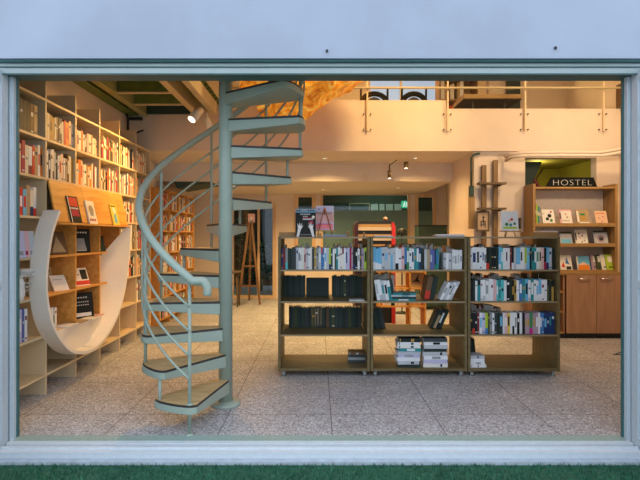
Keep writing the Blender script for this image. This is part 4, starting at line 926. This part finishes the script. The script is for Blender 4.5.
# ---------------------------------------------------------------- amber hanging lamp
r = thing('amber_lamp', 'large crumpled amber resin lamp hanging behind the staircase top', 'lamp', (PX(309, 5.9), 5.9, 3.55))
bm = bmesh.new(); bmesh.ops.create_icosphere(bm, subdivisions=6, radius=1)
from mathutils import noise
for v in bm.verts:
    p = v.co.copy(); s_ = 1 + .28 * noise.noise(p * 1.5 + Vector((3, 1, 4))) + .16 * (1 - abs(noise.noise(p * 3.2)) * 2) + .07 * noise.noise(p * 7)
    v.co = Vector((p.x * .74, p.y * .45, p.z * .58)) * s_
    k = v.co.x / .7
    if v.co.z < 0: v.co.z *= max(.5, 1.0 - .36 * k)
for f in bm.faces: f.smooth = True
me = bpy.data.meshes.new('shade'); bm.to_mesh(me); bm.free(); me.materials.append(AMBER)
so = bpy.data.objects.new('shade', me); COL.objects.link(so); so.parent = r
for x in (-.3, .3): MB().cyl((x, 0, .4), (x, 0, 1.84), .006, 6).build('suspension_wire', BLACK, r)

# ---------------------------------------------------------------- lamps and light
WARMC = (1.0, .65, .27)
def light(kind, name, loc, energy, color=WARMC, target=None, **kw):
    l = bpy.data.lights.new(name, kind); l.energy = energy; l.color = color
    for k, v in kw.items(): setattr(l, k, v)
    o = bpy.data.objects.new(name, l); COL.objects.link(o); o.location = loc
    if target is not None: o.rotation_euler = (Vector(target) - Vector(loc)).to_track_quat('-Z', 'Y').to_euler()
    return o
def spot_fixture(loc, tgt, lab, energy, size=1.5, col=WARMC, can=WHITE, blend=.6, mount=.25, L=.16, rr=.045):
    r = thing('spotlight', lab, 'spotlight', loc, group='adjustable spotlights'); dvec = (Vector(tgt) - Vector(loc)).normalized()
    a = Vector((0, 0, 0)); b_ = dvec * L
    MB().tube([a, b_], rr, 16).build('lamp_can', can, r)
    MB().tube([b_ + dvec * .001, b_ + dvec * .004], rr * .75, 16).build('lens', glow('lit lamp lens', (1, .86, .66), 6), r)
    MB().tube([a + dvec * .05, a + dvec * .05 + Vector((0, 0, mount))], .012, 8).build('stem', can, r)
    light('SPOT', 'spot_beam', Vector(loc) + dvec * (L + .02), energy, col, target=tgt, spot_size=size, spot_blend=blend, shadow_soft_size=.05)
spot_fixture((PX(200, 6.2), 6.2, 3.02), (-2.5, 5.0, 1.2), 'white cylinder spotlight under the landing edge beam, aimed at the bookcase', 165, 1.9, (1, .55, .17), mount=.06, L=.2, rr=.06)
spot_fixture((PX(205.5, 6.4), 6.4, 2.96), (-.2, 7.4, .0), 'white cylinder spotlight under the landing, nearer the stair column', 35, 1.6, mount=.12, L=.16, rr=.045)
spot_fixture((PX(389.5, 7.6), 7.6, 2.42), (PX(389.5, 7.6), 7.62, 0), 'brass spotlight pointing down from the angled arm under the mezzanine', 50, 2.0, can=DARKW, mount=.14, L=.12, rr=.03)
spot_fixture((PX(406, 7.6), 7.6, 2.56), (PX(410, 7.6), 7.7, 0), 'brass spotlight tucked close under the mezzanine ceiling', 30, 1.6, can=DARKW, mount=.0, L=.1, rr=.035)
setp(MB().tube([(PX(288, 7.8), 7.8, 2.578), (PX(388, 7.8), 7.8, 2.578)], .011, 8).build('light_track', SOFFIT), 'thin light track running under the mezzanine ceiling', 'track')
setp(MB().tube([(PX(389, 7.6), 7.6, 2.5), (PX(397, 7.6), 7.6, 2.585)], .01, 6).build('lamp_arm', DARKW), 'short angled arm over the brass spotlight', 'arm')
DL = [(-1.5, 8.6), (.1, 7.4), (.1, 9.3), (1.5, 7.4), (1.5, 9.0)]
for i, (x, y) in enumerate(DL):
    zc = 2.29 if y > 7.95 and x < 2.23 else ZM
    r = thing('downlight', ['round white downlight behind the staircase', 'round white downlight above the staircase-side trolley', 'round white downlight before the wide back window', 'round white downlight over the middle trolley', 'round white downlight over the dark green cabinet'][i], 'downlight', (x, y, zc), group='downlights under the mezzanine')
    MB().lathe([(.04, -.010), (.04, 0)], seg=20).build('rim', WHITE, r); MB().lathe([(.024, -.012), (.024, -.0105)], seg=20).build('lens', glow('dim lamp lens', (1, .86, .66), 1.2), r)
    light('SPOT', 'downlight_beam', (x, y, zc - .03), (105, 105, 125, 65, 80)[i], spot_size=2.7, spot_blend=.8, shadow_soft_size=.05)
# high lamps of the double-height room, out of the picture, then other lights and added fills
light('SPOT', 'ceiling_lamp_light', (1.7, 4.5, 5.2), 620, target=(-.1, 6.8, 2.9), spot_size=1.5, spot_blend=.8, shadow_soft_size=.35)
light('SPOT', 'ceiling_lamp_light', (3.3, 4.3, 5.2), 420, color=(1, .68, .36), target=(3.0, 6.8, 2.6), spot_size=1.25, spot_blend=.8, shadow_soft_size=.35)
light('AREA', 'loft_lamp_light', (1.8, 8.5, 5.3), 85, target=(1.8, 8.5, 0), shape='DISK', size=.5)
light('POINT', 'stairwell_lamp_light', (3.5, 7.7, 2.45), 6, color=(1, .85, .5), shadow_soft_size=.08)
light('POINT', 'courtyard_fill_light', (-2.2, 11.4, 2.6), 10, color=(.8, 1, .85), shadow_soft_size=.1)  # added fill so the closed-off courtyard is not black; no fixture there
light('POINT', 'office_lamp_light', (1.5, 12.0, 2.5), 12, color=(.8, 1, .85), shadow_soft_size=.1)
light('POINT', 'cupboard_fill_light', (3.4, 5.4, 2.55), 36, color=(1, .74, .5), shadow_soft_size=.08)  # added fill brightening the display bookcase and cupboard, no lamp hangs here
# daylight
wd = bpy.data.worlds.new('daylight'); sc.world = wd; wd.use_nodes = True
bg = wd.node_tree.nodes['Background']; bg.inputs['Color'].default_value = (.72, .83, 1.0, 1); bg.inputs['Strength'].default_value = 1.95
# ---------------------------------------------------------------- camera
cd = bpy.data.cameras.new('camera'); cam = bpy.data.objects.new('camera', cd); COL.objects.link(cam); sc.camera = cam
cam.location = (0, 0, 1.4); cam.rotation_euler = (R(90), 0, 0); cd.sensor_fit = 'HORIZONTAL'; cd.sensor_width = 36; cd.lens = 36 * F / 640
cd.shift_x = 2 / 640; cd.shift_y = -5 / 640; cd.clip_start = .05
vs = sc.view_settings; vs.view_transform = 'Standard'; vs.look = 'None'; vs.exposure = 0; vs.gamma = 1; vs.use_curve_mapping = False
sc.cycles.use_denoising = True; sc.cycles.max_bounces = 8; sc.cycles.sample_clamp_indirect = 4; sc.cycles.caustics_reflective = False; sc.cycles.caustics_refractive = False
print('BOOKS', NB[0])
